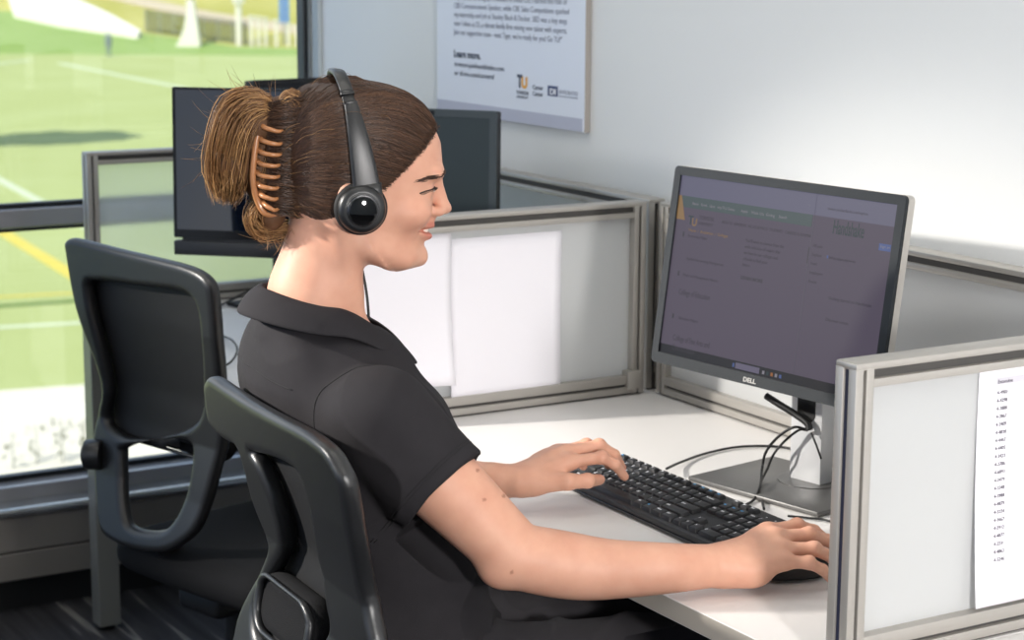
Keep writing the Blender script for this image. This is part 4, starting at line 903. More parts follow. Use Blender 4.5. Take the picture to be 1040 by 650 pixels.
# neck, shoulders, trunk inside the clothes
body.cap(hw(-.030, 0, -.035), hw(-.050, 0, -.12), .052, .053, .03)
body.cap(hw(-.050, 0, -.12), hw(-.052, 0, -.190), .053, .056, .03)
for s in (-1, 1): hcap((-.022, s*.052, -.020), (.000, s*.022, -.165), .016, .012, .02)  # neck muscles
BC = np.array([-.690, -.985]); by_ = math.radians(80); BF = np.array([math.cos(by_), math.sin(by_), 0]); BRt = np.array([math.sin(by_), -math.cos(by_), 0]); BR = (BRt, BF, HZ)
def bp(r, f, z):
    t = min(1, max(0, (.95-z)/.33)); return np.array([BC[0]+.085*t, BC[1]+.028*t, 0])+BRt*r+BF*f+HZ*z
SR = atd(386, 430, 2.435); ER = atd(522, 563, 2.42); WR = np.array([-.292, -.625, .765])
SL = bp(-.150, .015, .955); EL = np.array([-.925, -.845, .772]); WL = np.array([-.724, -.675, .775])
body.ell(bp(0, .035, .90), (.118, .058, .14), .03, R=BR); body.cap(SR+[-.02, .01, -.015], SL+[.02, 0, -.015], .040, k=.03); body.ell(bp(0, .06, .77), (.10, .06, .12), .03, R=BR)
# right arm
def limb(P, r, k=.008, n=14):
    P = smoothpath(P, n); r = np.interp(np.linspace(0, 1, len(P)), np.linspace(0, 1, len(r)), r); r = np.convolve(np.pad(r, 5, 'edge'), np.ones(11)/11, 'valid')
    for i_ in range(len(P)-1): body.cap(P[i_], P[i_+1], r[i_], r[i_+1], k)
limb([SR, (SR+ER)/2+[.0, 0, .001], ER], (.051, .0495, .048, .045, .041, .038), .006)
MR = atd(612, 578, 2.425)
limb([ER+[-.002, -.004, -.001], atd(568, 573, 2.425), MR, atd(678, 577, 2.42), WR-[0, .004, 0]], (.036, .0385, .0385, .037, .0345, .0315, .028, .0250, .0230), .006)
limb([WR-[0, .004, 0], WR+(MR-WR)*-.06], (.0230, .0215), .012, 4)
body.ell(ER+np.array([-.006, -.018, -.018]), (.022, .022, .020), .02)                  # point of the elbow
# left arm
UL = EL-SL; FL_ = WL-EL
body.cap(SL, EL, .048, .038, .02); body.cap(EL, EL+FL_*.3, .038, .038, .02); body.cap(EL+FL_*.3, WL-FL_*.06, .037, .0225, .02); body.cap(WL-FL_*.1, WL+FL_*.04, .0225, .020, .012)
FR = (.0094, .0086, .0077, .0066)
def finger(P, sc=1.0, k0=.010):
    P = [np.array(p) for p in P]
    for i in range(3): body.cap(P[i], P[i+1], FR[i]*sc, FR[i+1]*sc, k0 if i == 0 else .004)
    body.ell(P[1]+[0, 0, .0012], np.array((.0090, .0090, .0086))*sc, .005)
def hand(W, fingers, thumb, heel, palmr=.0115):
    m = [np.array(f[0]) for f in fingers]
    for i, p in enumerate(m):
        q = W+(np.mean(m, 0)-W)*.08+(p-np.mean(m, 0))*.45
        body.cap(q, p, .0155, .0108, .012)
    for i in range(3): body.cap(m[i]*.8+W*.2, m[i+1]*.8+W*.2, .0105, k=.012)
    for i in range(3): body.cap(m[i], m[i+1], .0086, k=.008)
    body.ell(heel[0], heel[1], .016)
    for f in fingers: finger(f[:4], f[4])
    T = [np.array(p) for p in thumb]
    body.cap(T[0], T[1], .0150, .0118, .016); body.cap(T[1], T[2], .0112, .0098, .006); body.cap(T[2], T[3], .0100, .0078, .003); body.ell(T[2]+[0, 0, .001], (.0106, .0106, .0096), .005)
rf = [((-.243, -.573, .775), (-.224, -.546, .774), (-.229, -.520, .760), (-.238, -.500, .743), .90),
      ((-.262, -.562, .784), (-.241, -.524, .784), (-.241, -.496, .769), (-.250, -.473, .750), .98),
      ((-.281, -.554, .792), (-.269, -.510, .793), (-.269, -.480, .781), (-.279, -.453, .762), 1.02),
      ((-.302, -.551, .794), (-.297, -.507, .797), (-.297, -.479, .786), (-.302, -.455, .770), 1.0)]
hand(WR, rf, [(-.310, -.602, .765), (-.337, -.568, .764), (-.342, -.540, .760), (-.333, -.512, .752)], ((-.268, -.598, .757), (.022, .024, .018)))
lf_ = [((-.694, -.600, .801), (-.671, -.559, .808), (-.668, -.538, .796), (-.676, -.516, .773), 1.0),
       ((-.714, -.592, .809), (-.701, -.544, .817), (-.697, -.520, .801), (-.711, -.497, .775), 1.02),
       ((-.733, -.593, .805), (-.726, -.549, .813), (-.725, -.525, .798), (-.736, -.503, .774), .98),
       ((-.748, -.603, .796), (-.750, -.571, .803), (-.752, -.551, .791), (-.757, -.534, .771), .88)]
lth = [(-.697, -.650, .776), (-.668, -.617, .781), (-.664, -.587, .779), (-.680, -.556, .773)]
hand(WL, lf_, lth, ((-.722, -.645, .772), (.026, .026, .017)))
V, Q = body.net()
u0_ = V[:, 2]-HM[2]; armw = np.clip((-.165-u0_)/.03, 0, 1)[:, None]
fj_ = (V[:, 0]-HM[0])*HF[0]+(V[:, 1]-HM[1])*HF[1]; armw = np.maximum(armw, (.9*np.exp(-((u0_+.088)/.022)**2)*np.clip((.078-fj_)/.02, 0, 1)*np.clip((fj_+.02)/.02, 0, 1))[:, None])
ed = np.vstack([Q[:, [0, 1]], Q[:, [1, 2]], Q[:, [2, 3]], Q[:, [3, 0]]])
fing = np.min([np.sum((V-np.array(q))**2, 1) for r_ in rf+lf_ for q in r_[1:4]]+[np.sum((V-np.array(q))**2, 1) for q in lth[2:]], 0)
armw = armw*np.clip((np.sqrt(fing)-.012)/.02, .15, 1)[:, None]
deg = np.zeros(len(V)); np.add.at(deg, ed[:, 0], 1); np.add.at(deg, ed[:, 1], 1)
for it in range(16):
    acc = np.zeros_like(V); np.add.at(acc, ed[:, 0], V[ed[:, 1]]); np.add.at(acc, ed[:, 1], V[ed[:, 0]]); lap = acc/np.maximum(deg, 1)[:, None]-V
    V = V+lap*armw*(.6 if it % 2 == 0 else -.58)+lap*(1-armw)*(.12 if it == 0 else 0)
def surf_f(l, u):
    """front surface of the face at (l, u)"""
    fs = np.linspace(.14, .02, 481); P = np.array([hw(a, l, u) for a in fs]); I = np.clip(((P-body.o)/body.h), 0, np.array(body.n)-2.001); i0 = I.astype(int); w_ = I-i0; v = 0
    for a in (0, 1):
        for b_ in (0, 1):
            for c in (0, 1): v = v+body.F[i0[:, 0]+a, i0[:, 1]+b_, i0[:, 2]+c]*(w_[:, 0] if a else 1-w_[:, 0])*(w_[:, 1] if b_ else 1-w_[:, 1])*(w_[:, 2] if c else 1-w_[:, 2])
    k_ = np.argmax(v < 0); return fs[k_]
person = mesh('person', V, Q, 'skin')
tag(person, 'seated young woman in a charcoal polo shirt and headset, typing and holding a mouse', 'person')
tint = np.ones((len(V), 4)); f_, l_, u_ = hl(V[:, 0], V[:, 1], V[:, 2])
def paint(w, c): 
    w = np.clip(w, 0, 1)[:, None]; tint[:, :3] = tint[:, :3]*(1-w)+np.array(c)*w
lipw = np.exp(-(((u_+.0330-.0052*(l_/.028)**2)/.0044)**2+(l_/.028)**8))*(f_ > .078)+np.exp(-(((u_+.0465-.0083*(l_/.028)**2)/.0056)**2+(l_/.028)**8))*(f_ > .078)
paint(lipw*1.2, (.88, .58, .60))
paint(.28*np.exp(-(((f_-.075)/.03)**2+((np.abs(l_)-.045)/.03)**2+((u_+.012)/.025)**2)), (1.0, .80, .78))
for P, sc in [(np.array(r_[1]), .35) for r_ in rf+lf_]+[(np.array(r_[3]), .4) for r_ in rf+lf_]+[(np.array(lth[2]), .45), (ER+np.array([0, -.02, -.03]), .3)]:
    paint(sc*np.exp(-np.sum((V-P)**2, 1)/(.010 if sc != .3 else .03)**2), (1.0, .82, .80))
tn = np.array([-.677, -.556, .782]); paint(.7*(np.sum((V-tn)**2*np.array([1.6, 1, 1.]), 1) < .0068**2), (1.10, 1.06, 1.10))
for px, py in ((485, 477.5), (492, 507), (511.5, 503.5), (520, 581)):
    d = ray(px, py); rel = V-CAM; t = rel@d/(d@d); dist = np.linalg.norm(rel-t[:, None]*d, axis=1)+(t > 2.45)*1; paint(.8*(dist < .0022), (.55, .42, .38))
ca = person.data.color_attributes.new('tint', 'FLOAT_COLOR', 'POINT'); ca.data.foreach_set('color', tint.ravel().astype(np.float32))
# eyes, lashes, brows, teeth
def small(name, c, r, m, parent=person, n=16):
    bm = bmesh.new(); bmesh.ops.create_uvsphere(bm, u_segments=n, v_segments=n//2+2, radius=1)
    Vv = [hw(c[0]+v.co.x*r[0], c[1]+v.co.y*r[1], c[2]+v.co.z*r[2]) for v in bm.verts]; 
    for v, p in zip(bm.verts, Vv): v.co = Vector(p)
    return from_bm(name, bm, m, parent, smooth=True)
for s in (-1, 1):
    e = small('eye', (surf_f(s*.030, .0168)-.0012, s*.030, .0168), (.0024, .0095, .0032), 'eyew'); small('iris', (surf_f(s*.0270, .0168)-.0003, s*.0270, .0170), (.0020, .0046, .0031), 'iris', e)
    vs = []; fs = []
    for t in np.linspace(0, 1, 26):
        l0 = s*(.016+.038*t); u0 = .0204+.0024*math.sin(t*PI)-.0052*t; f0 = surf_f(l0, u0); a = np.array((f0, l0, u0)); ln = .0038+.0024*t
        P = np.array([hw(*(a+np.array((.0002, 0, 0)))), hw(*(a+np.array((ln*.6, s*ln*.25*t, -.0016)))), hw(*(a+np.array((ln, s*ln*.5*t, -.0010))))]); v_, f__ = tube_data(P, [.0004, .0003, .0001], 4); fs += [tuple(i+len(vs) for i in q) for q in f__]; vs += v_.tolist()
    P = np.array([hw(surf_f(s*(.015+.039*t), .0203+.0024*math.sin(t*PI)-.0052*t)+.0002, s*(.015+.039*t), .0203+.0024*math.sin(t*PI)-.0052*t) for t in np.linspace(0, 1, 14)]); v_, f__ = tube_data(P, .0009, 5); fs += [tuple(i+len(vs) for i in q) for q in f__]; vs += v_.tolist()
    mesh('eyelashes', vs, fs, 'lash', person)
    vs = []; fs = []
    for t in np.linspace(0, 1, 90):
        l0 = s*(.016+.038*t); u0 = .0385+.0026*math.sin(t*PI)-.0060*t+random.gauss(0, .0010); f0 = surf_f(l0, u0); a = np.array((f0, l0, u0)); tl = random.uniform(.006, .009)
        b2 = (surf_f(l0+s*tl, u0+.0018-.003*t)+.0006, l0+s*tl, u0+.0018-.003*t); P = np.array([hw(*(a-np.array((.0004, 0, 0)))), hw(*((a+np.array(b2))/2+np.array((.0010, 0, 0)))), hw(*b2)]); v_, f__ = tube_data(P, [.0006, .0006, .0002], 4); fs += [tuple(i+len(vs) for i in q) for q in f__]; vs += v_.tolist()
    mesh('eyebrow', vs, fs, 'brow', person)
vs = []; bm = bmesh.new()
for t in np.linspace(-1, 1, 9):
    q = bmesh.new(); bmesh.ops.create_uvsphere(q, u_segments=8, v_segments=6, radius=1); c = (.0955-.0125*t*t, t*.021, -.0390+.0045*t*t)
    for v in q.verts: v.co = Vector(hw(c[0]+v.co.x*.0035, c[1]+v.co.y*.0022, c[2]+v.co.z*.0035))
    me = bpy.data.meshes.new('t'); q.to_mesh(me); q.free(); bm.from_mesh(me); bpy.data.meshes.remove(me)
from_bm('teeth', bm, 'teeth', person, smooth=True)

# hair on the head: a shell with combed strands, gathered at the clip
def hairline(f):
    return np.interp(f, [-.12, -.075, -.060, -.035, -.012, .012, .035, .060, .090, .118, .14], [-.052, -.052, -.050, -.034, -.008, .018, .030, .052, .080, .106, .13])
def hairth(f, l, u): return .0015+.0105*np.sqrt(np.clip((u-hairline(f))/.045, 0, 1))
HX = (-.11, -.095, -.07); HXh = (.135, .095, .17)
C8 = np.array([hw(a, b_, c) for a in (HX[0], HXh[0]) for b_ in (HX[1], HXh[1]) for c in (HX[2], HXh[2])])
hf = Field(C8.min(0), C8.max(0), .003)
def haird(f, l, u):
    w = np.sqrt(np.clip((u-hairline(f))/.05, 0, 1))
    d1 = headd((f-.01)/1.045+.01, l/1.09, (u-.03)/1.085+.03)*1.06
    return headd(f, l, u)*(1-w)+d1*w-.0018
hf.op(lambda x, y, z: np.maximum(haird(*hl(x, y, z)), hairline(hl(x, y, z)[0])-hl(x, y, z)[2]), C8.min(0), C8.max(0))
V, Q = hf.net(); hair = mesh('hair', V, Q, 'haircore', person)
def strands(name, paths, rad, m, parent, nb=3):
    """many strands as slim three-sided tubes; paths: (n, k, 3)"""
    n, k, _ = paths.shape; T = np.gradient(paths, axis=1); T /= np.linalg.norm(T, axis=2, keepdims=True)+1e-9
    up = np.array([.3, -.5, .8]); N = np.cross(T, up); N /= np.linalg.norm(N, axis=2, keepdims=True)+1e-9; Bn = np.cross(T, N)
    tp = np.sin(np.clip(np.linspace(.08, 1.0, k), 0, 1)*PI)**.35*.85+.15; r = rad[:, None]*tp[None]
    a = np.arange(nb)*2*PI/nb; Vv = paths[:, :, None]+r[:, :, None, None]*(np.cos(a)[None, None, :, None]*N[:, :, None]+np.sin(a)[None, None, :, None]*Bn[:, :, None])
    i = np.arange(n)[:, None, None]*k*nb; j = np.arange(k-1)[None, :, None]*nb; c = np.arange(nb)[None, None, :]; c2 = (c+1) % nb
    F = np.stack([i+j+c, i+j+c2, i+j+nb+c2, i+j+nb+c], -1).reshape(-1, 4)
    o = mesh(name, Vv.reshape(-1, 3), F, m, parent)
    sh = np.repeat(rng.beta(.9, 1.5, n), k*nb); col = np.stack([sh, sh, sh, np.ones_like(sh)], 1); ca = o.data.color_attributes.new('shade', 'FLOAT_COLOR', 'POINT'); ca.data.foreach_set('color', col.ravel().astype(np.float32)); return o
def grad(P, e=.002):
    f, l, u = P[..., 0], P[..., 1], P[..., 2]
    g = np.stack([haird(f+e, l, u)-haird(f-e, l, u), haird(f, l+e, u)-haird(f, l-e, u), haird(f, l, u+e)-haird(f, l, u-e)], -1)/(2*e); return g
NS = 7000; st = []
while len(st) < NS:
    p = np.array((rng.uniform(-.09, .125), rng.uniform(-.085, .06), rng.uniform(-.055, .15)))
    if p[2] > hairline(p[0])+.001 and abs(headd(p[0], p[1], p[2])-.006) < .009: st.append(p)
# more starting points along the hairline itself
for _ in range(1500):
    f0 = rng.uniform(-.06, .112); u0 = hairline(f0)+rng.normal(.0005, .0032); lo_, hi_ = 0., .09
    for _i in range(18):
        mid = (lo_+hi_)/2
        if headd(f0, mid, u0) < .002: lo_ = mid
        else: hi_ = mid
    st.append(np.array((f0, -lo_, u0)))
st = np.array(st); n = len(st); K = 15
tu = np.clip(.02+.42*st[:, 2]+.15*st[:, 0], -.03, .075)+rng.normal(0, .006, n); tgt = np.stack([np.full(n, -.092), -.028+.25*np.clip(st[:, 1], -.06, .06)+rng.normal(0, .006, n), tu], 1)
tt = np.linspace(0, 1, K)[None, :, None]; Pth = st[:, None]*(1-tt)+tgt[:, None]*tt
Pth[..., 2] += (.030*np.sin(tt[..., 0]*PI))*np.clip(st[:, 0]/.1, 0, 1)[:, None]
off = rng.uniform(-.0010, .0010, n)
for it in range(10):
    g = grad(Pth); d = haird(Pth[..., 0], Pth[..., 1], Pth[..., 2])-off[:, None]; g2 = (g**2).sum(-1)+.05
    Pth = Pth-np.clip(d/g2, -.02, .02)[..., None]*g*.85
ww = HM+Pth[..., :1]*HF+Pth[..., 1:2]*HL+Pth[..., 2:]*HZ
strands('head_strands', ww, np.full(n, .00044), 'hairtop', hair)
# bun, twist and loop
def hp2(pts, l): return np.array([hpx(x, y, l) for x, y in pts])
bf = Field(hpx(200, 250, 0)-.12, hpx(310, 80, 0)+.12, .0035)
for (px, py, l0), r in (((252, 124, 0), (.042, .045, .034)), ((238, 160, 0), (.030, .038, .036)), ((289, 113, -.006), (.020, .030, .020)), ((274, 216, -.004), (.020, .026, .024)), ((284, 166, -.006), (.018, .030, .055)), ((266, 176, 0), (.022, .030, .040))):
    bf.ell(hpx(px, py, l0), r, .018, R=(HF, HL, HZ))
V, Q = bf.net(); bun = mesh('bun', V, Q, 'buncore', person)
def fan(outer, inner, n, lw, jit=2.2, K=14, l0=0., rad=.0005):
    O = smoothpath(np.array([(*p, 0) for p in outer], float), 8)[:, :2]; I = smoothpath(np.array([(*p, 0) for p in inner], float), 8)[:, :2]
    ii = np.linspace(0, len(O)-1, K); O = np.stack([np.interp(ii, np.arange(len(O)), O[:, k]) for k in (0, 1)], 1); ji = np.linspace(0, len(I)-1, K); I = np.stack([np.interp(ji, np.arange(len(I)), I[:, k]) for k in (0, 1)], 1)
    out = []
    for _ in range(n):
        s = rng.uniform(0, 1)**.8; le = rng.uniform(-1, 1); env = math.sqrt(max(0, 1-le*le*.9)); k_ = int(K*rng.uniform(.6, 1)) if rng.random() < .6 else K
        P = I+(O-I)*s*(.35+.65*env)+rng.normal(0, jit, (1, 2))*np.linspace(.25, 1.2, K)[:, None]; P = P+np.cumsum(rng.normal(0, .6, (K, 2)), 0)+rng.uniform(.3, 2.2)*np.stack([np.sin(np.linspace(0, rng.uniform(3, 8), K)+rng.uniform(0, 6)), np.cos(np.linspace(0, rng.uniform(3, 8), K)+rng.uniform(0, 6))], 1)*np.linspace(.2, 1.3, K)[:, None]
        P = np.stack([np.interp(np.linspace(0, k_-1, K), np.arange(K), P[:, k]) for k in (0, 1)], 1)
        sn = np.sin(np.linspace(.15, .95, K)*PI)
        out.append([hpx(P[k][0], P[k][1], l0+le*lw*sn[k]) for k in range(K)])
    return np.array(out)
A1 = fan([(285, 117), (270, 95), (245, 90), (222, 105), (211, 140), (210, 172), (220, 200)], [(283, 124), (272, 120), (260, 132), (254, 155), (250, 178), (246, 196), (240, 203)], 1500, .048)
A2 = fan([(283, 120), (284, 100), (297, 91), (308, 104), (307, 125), (299, 147)], [(284, 122), (287, 114), (293, 113), (296, 122), (293, 134), (288, 143)], 420, .034, 2.4, l0=-.012)
A3 = fan([(296, 195), (272, 197), (253, 208), (250, 228), (264, 242), (292, 238)], [(293, 208), (278, 210), (268, 216), (267, 224), (276, 229), (293, 228)], 420, .030, 1.4)
A4 = fan([(270, 128), (262, 150), (256, 172), (252, 192), (256, 206)], [(292, 128), (292, 150), (292, 170), (288, 190), (284, 206)], 420, .036, 1.6)
A5 = []
for _ in range(700):
    y = rng.uniform(98, 222); x0 = 309-.0009*(y-150)**2+rng.normal(0, 2); l5 = rng.uniform(-.043, -.030); A5.append([hpx(x0-(x0-271)*t, y+rng.normal(0, .6)+(160-y)*.10*t, l5+.012*math.sin(t*PI)*-1*.4) for t in np.linspace(0, 1, 14)])
A5 = np.array(A5); strands('gathered_strands', A5, np.full(len(A5), .0006), 'hairtop', bun)
fly = []
for _ in range(260):
    k = rng.integers(0, len(A1)); p0 = A1[k, rng.integers(3, 13)]; c = hpx(252, 150, 0); d = (p0-c); d /= np.linalg.norm(d); j_ = rng.integers(2, 11); p0 = A1[k, j_]; tg_ = A1[k, j_+2]-p0; tg_ /= np.linalg.norm(tg_)+1e-9; d = d*.55+tg_*.9+rng.normal(0, .35, 3); d /= np.linalg.norm(d); e = np.cross(d, FW); L_ = rng.uniform(.015, .045); bend = rng.normal(0, .5)
    t = np.linspace(0, 1, 14)[:, None]; fly.append(p0+d*t*L_+e*bend*L_*t**2)
for _ in range(60):
    px, py = rng.uniform(262, 300), rng.uniform(228, 242); p0 = hpx(px, py, rng.uniform(-.03, .02)); d = np.array([rng.normal(0, .5), rng.normal(0, .3), -1]); d /= np.linalg.norm(d); L_ = rng.uniform(.01, .03); e = np.cross(d, FW); t = np.linspace(0, 1, 14)[:, None]; fly.append(p0+d*t*L_+e*rng.normal(0, .6)*L_*t**2)
for _ in range(70):
    k = rng.integers(0, n); P = ww[k]; j = rng.integers(2, 12); p0 = P[j]; g = p0-hw(0, 0, .04); g /= np.linalg.norm(g); d = (P[j+1]-P[j]); d /= np.linalg.norm(d)+1e-9; t = np.linspace(0, 1, 14)[:, None]; L_ = rng.uniform(.015, .04); fly.append(p0+d*t*L_+g*L_*.35*np.sin(t*PI*.8))
FL = np.array(fly)
strands('bun_strands', np.concatenate([A1, A2, A3, A4]), np.full(len(A1)+len(A2)+len(A3)+len(A4), .00062), 'hairbun', bun)
strands('loose_hair', FL, np.full(len(FL), .00022), 'hairbun', bun)
bb2 = []
for _ in range(900):
    f0 = rng.uniform(-.055, .112); u0 = hairline(f0)-abs(rng.normal(0, .0028)); lo_, hi_ = 0., .09
    for _i in range(18):
        mid = (lo_+hi_)/2
        if headd(f0, mid, u0) < .0006: lo_ = mid
        else: hi_ = mid
    p0 = np.array((f0, -lo_, u0)); dr = np.array((-.9, -.1, .35+rng.normal(0, .25))); dr /= np.linalg.norm(dr); L_ = rng.uniform(.010, .022); P = p0+dr*np.linspace(0, 1, 14)[:, None]*L_; bb2.append(P)
bb2 = np.array(bb2)
for it in range(6):
    g = grad(bb2); d = headd(bb2[..., 0], bb2[..., 1], bb2[..., 2])-.0010-np.linspace(0, .004, 14)[None]; bb2 = bb2-np.clip(d/((g**2).sum(-1)+.05), -.01, .01)[..., None]*g*.8
strands('hairline_hair', HM+bb2[..., :1]*HF+bb2[..., 1:2]*HL+bb2[..., 2:]*HZ, np.full(len(bb2), .00032), 'hairtop', hair)

# claw clip
M['claw'] = mat('tan tortoise plastic', (176, 120, 78), .28, coat=.3)
cl = empty('hair_claw_clip', hpx(275, 217, -.03), 'tan hair claw clip holding the woman\u2019s bun', 'hair clip')
tp = np.array([(264, 127), (263, 141), (262, 153), (261, 164.5), (260.5, 176), (261, 187), (263, 197), (266, 206.5)]); te = np.array([(286, 133), (286, 146), (285.5, 157), (284, 168), (283, 179.5), (282.5, 191), (282, 202), (282, 213)])
for i in range(len(tp)):
    a, b_ = tp[i], te[i]; P = [hpx(a[0], a[1]-2, -.030), hpx(a[0]+4, a[1]+2, -.044), hpx((a[0]+b_[0])/2+1, (a[1]+b_[1])/2+2, -.050), hpx(b_[0]-3, b_[1]+.5, -.049), hpx(b_[0]+1, b_[1]-1, -.042)]
    Vt, Ft = tube_data(smoothpath(P, 5), np.interp(np.linspace(0, 1, 21), [0, .5, 1], [.0036, .0030, .0020]), 8); mesh('tooth', Vt, Ft, 'claw', cl)
Vt, Ft = tube_data(smoothpath([hpx(268, 120, -.034), hpx(262, 135, -.036), hpx(258, 160, -.037), hpx(257, 185, -.036), hpx(262, 205, -.034), hpx(270, 217, -.036), hpx(282, 216, -.040)], 6), .0042, 8); mesh('spine', Vt, Ft, 'claw', cl)

# headset
M['hsplast'] = mat('black headset plastic', (24, 25, 27), .38, bump=.1, bscale=900, spec=.6); M['hsglow'] = mat('black gloss cap', (8, 8, 9), .06, coat=.5); M['hschrome'] = mat('dark chrome ring', (96, 96, 98), .22, 1); M['cush'] = mat('black ear cushion', (18, 18, 19), .7)
hs = empty('headset', hw(0, -.085, -.035), 'black over-ear headset worn by the woman', 'headset')
def bandpt(t):
    """t: 0 at the right ear, 1 over the crown, 2 at the left ear"""
    a = t*PI/2; c, s = math.cos(a), math.sin(a); e = 2/2.9
    l_ = -.0885*math.copysign(abs(c)**e, c); u_ = .1655*abs(s)**e
    return np.array([.008-.026*(u_/.1655)**1.3, l_, u_])
def ribbon(name, t0, t1, w0, w1, th, m, lift=0, n=26):
    vs = []; fs = []; ts = np.linspace(t0, t1, n)
    for i, t in enumerate(ts):
        p = bandpt(t); q = bandpt(t+.01); tg = q-p; tg /= np.linalg.norm(tg); wv = np.array([1., 0, 0]); wv -= tg*(wv@tg); wv /= np.linalg.norm(wv); nv = np.cross(tg, wv); nv *= -np.sign(nv@(-np.array([0, p[1], p[2]-.02])))
        w = w0+(w1-w0)*i/(n-1); p = p+nv*lift
        for k in range(12):
            a = 2*PI*k/12; cx = math.copysign(abs(math.cos(a))**.5, math.cos(a)); cz = math.copysign(abs(math.sin(a))**.5, math.sin(a)); vs.append(hw(*(p+wv*cx*w/2+nv*cz*th/2)))
    for i in range(n-1):
        for k in range(12): fs.append((i*12+k, i*12+(k+1) % 12, (i+1)*12+(k+1) % 12, (i+1)*12+k))
    fs.append(tuple(range(12))); fs.append(tuple(range((n-1)*12, n*12))); return mesh(name, vs, fs, m, hs)
ribbon('headband', .60, 1.40, .0165, .0165, .0065, 'hsplast')
for s in (0, 1):
    g = lambda t: t if s == 0 else 2-t
    ribbon('slider', g(.62), g(.38), .0150, .0175, .0050, 'hsplast', -.002); ribbon('slider_collar', g(.60), g(.575), .0185, .0185, .0085, 'hsplast', 0, 4); ribbon('yoke', g(.50), g(-.06), .0165, .039, .0085, 'hsplast', .0035)
    sg = -1 if s == 0 else 1; cf, cu = -.001, .002; ax = HL*sg; c = hw(cf, sg*.079, cu)
    def ring_at(o0, o1, r0, r1, name, m, par=hs, bev=.003):
        w = B(); w.cyl(c+ax*o0-np.array(par.location), c+ax*o1-np.array(par.location), r0, r1, n=40, bev=bev); return w.build(name, m, par, smooth=True, angle=50)
    ring_at(-.001, .012, .0335, .0335, 'ear_cushion', 'cush', bev=.005); cup = ring_at(.012, .024, .0320, .0265, 'ear_cup', 'hsplast', bev=.004)
    for o0, r0, nm, m_ in ((.024, .0218, 'cup_step', 'hsplast'), (.0262, .0198, 'trim_ring', 'hschrome'), (.0272, .0180, 'cap', 'hsglow')):
        w = B(); w.cyl(c+ax*(o0-.002)-np.array(hs.location), c+ax*(o0+.0012)-np.array(hs.location), r0, r0*.97, n=44, bev=.0008); w.build(nm, m_, hs if nm != 'cap' else hs, smooth=True, angle=50)
cp = hw(.01, .085, -.03); tube('cord', [cp, hw(.02, .083, -.08), hw(.028, .07, -.13), hw(.03, .06, -.18), hw(.028, .06, -.24), hw(.03, .065, -.33)], .0019, 'cable', hs)
tube('microphone_boom', [hw(.012, .106, -.01), hw(.04, .100, -.035), hw(.07, .082, -.047), hw(.088, .058, -.048)], .0018, 'cable', hs); w = B(); w.cyl(hw(.086, .062, -.048)-np.array(hs.location), hw(.096, .048, -.048)-np.array(hs.location), .005, n=16, bev=.002); w.build('microphone', 'hsplast', hs, smooth=True)

# polo shirt
sf = Field((-1.04, -1.22, .52), (-.37, -.72, 1.10), .0042 if os.environ.get('COARSE') else .0032)
HC = atd(449, 500, 2.44); axn = (HC-SR)/np.linalg.norm(HC-SR)
def tors(k=.05):
    sf.ell(bp(0.005, .024, .865), (.150, .096, .150), .03, R=BR); sf.ell(bp(-.010, -.042, .965), (.128, .070, .100), .05, R=BR); sf.ell(bp(0.01, .055, .73), (.148, .112, .22), .06, R=BR); sf.ell(bp(0, .05, .60), (.172, .125, .085), .06, R=BR)
    sf.cap(SR+[-.030, 0, -.008], SL+[.03, 0, -.008], .062, k=.05); sf.cap(hw(-.058, 0, -.290), hw(-.046, 0, -.232), .088, .058, .03); sf.cap(hw(-.080, 0, -.25), hw(-.076, 0, -.178), .070, .040, .03)
    sf.cap(hw(-.020, -.058, -.202), hw(.030, -.035, -.208), .036, k=.03)
    for s in (-1, 1): sf.ell(bp(s*.075, .075, .885), (.065, .05, .065), .05, R=BR)
tors()
sf.cap(SR+[0, 0, .004], SR+axn*.10, .0685, .066, .010); sf.cap(SR+axn*.08, HC+axn*.06, .066, .0615, .010)
hn = (ER-SR)/np.linalg.norm(ER-SR); hn = hn*.97+np.array([.08, .0, -.02])
sl_lo, sl_hi = np.minimum(SR, HC)-.13, np.maximum(SR, HC)+.16
def beyond(x, y, z):
    return np.maximum(capsule(x, y, z, HC-axn*.02, ER+axn*.05, .082, .082), -((x-HC[0])*hn[0]+(y-HC[1])*hn[1]+(z-HC[2])*hn[2]))
sf.op(beyond, np.minimum(HC, ER)-.12, np.maximum(HC, ER)+.12, .002, 'cut')
sf.cap(HC-axn*.045+[0, .0, .002], HC+axn*.05+[0, 0, .002], .0535, .0545, .003, 'cut')
# the back rests against the chair
CW3 = np.array(cW); NW3 = np.array([NW[0], NW[1], 0]); DW3 = np.array([DW[0], DW[1], 0])
zz_, nn_ = zip(*profW)
def against(x, y, z):
    t = z-CW3[2]; n_ = (x-CW3[0])*NW3[0]+(y-CW3[1])*NW3[1]
    return np.maximum(n_-np.interp(t, zz_[::-1], nn_[::-1])-.022, (t-.035)*.55)
sf.op(against, (-1.2, -1.3, .5), (-.3, -.7, CW3[2]+.12), .05, 'cut')
# left sleeve
HCL = SL+(EL-SL)*.62; aL = (EL-SL)/np.linalg.norm(EL-SL)
sf.cap(SL, HCL, .068, .060, .02)
sf.op(lambda x, y, z: -(z-.545)+0*x+0*y, (-2, -2, 0), (0, 0, 2), .004, 'and') if False else None
V, Q = sf.net()
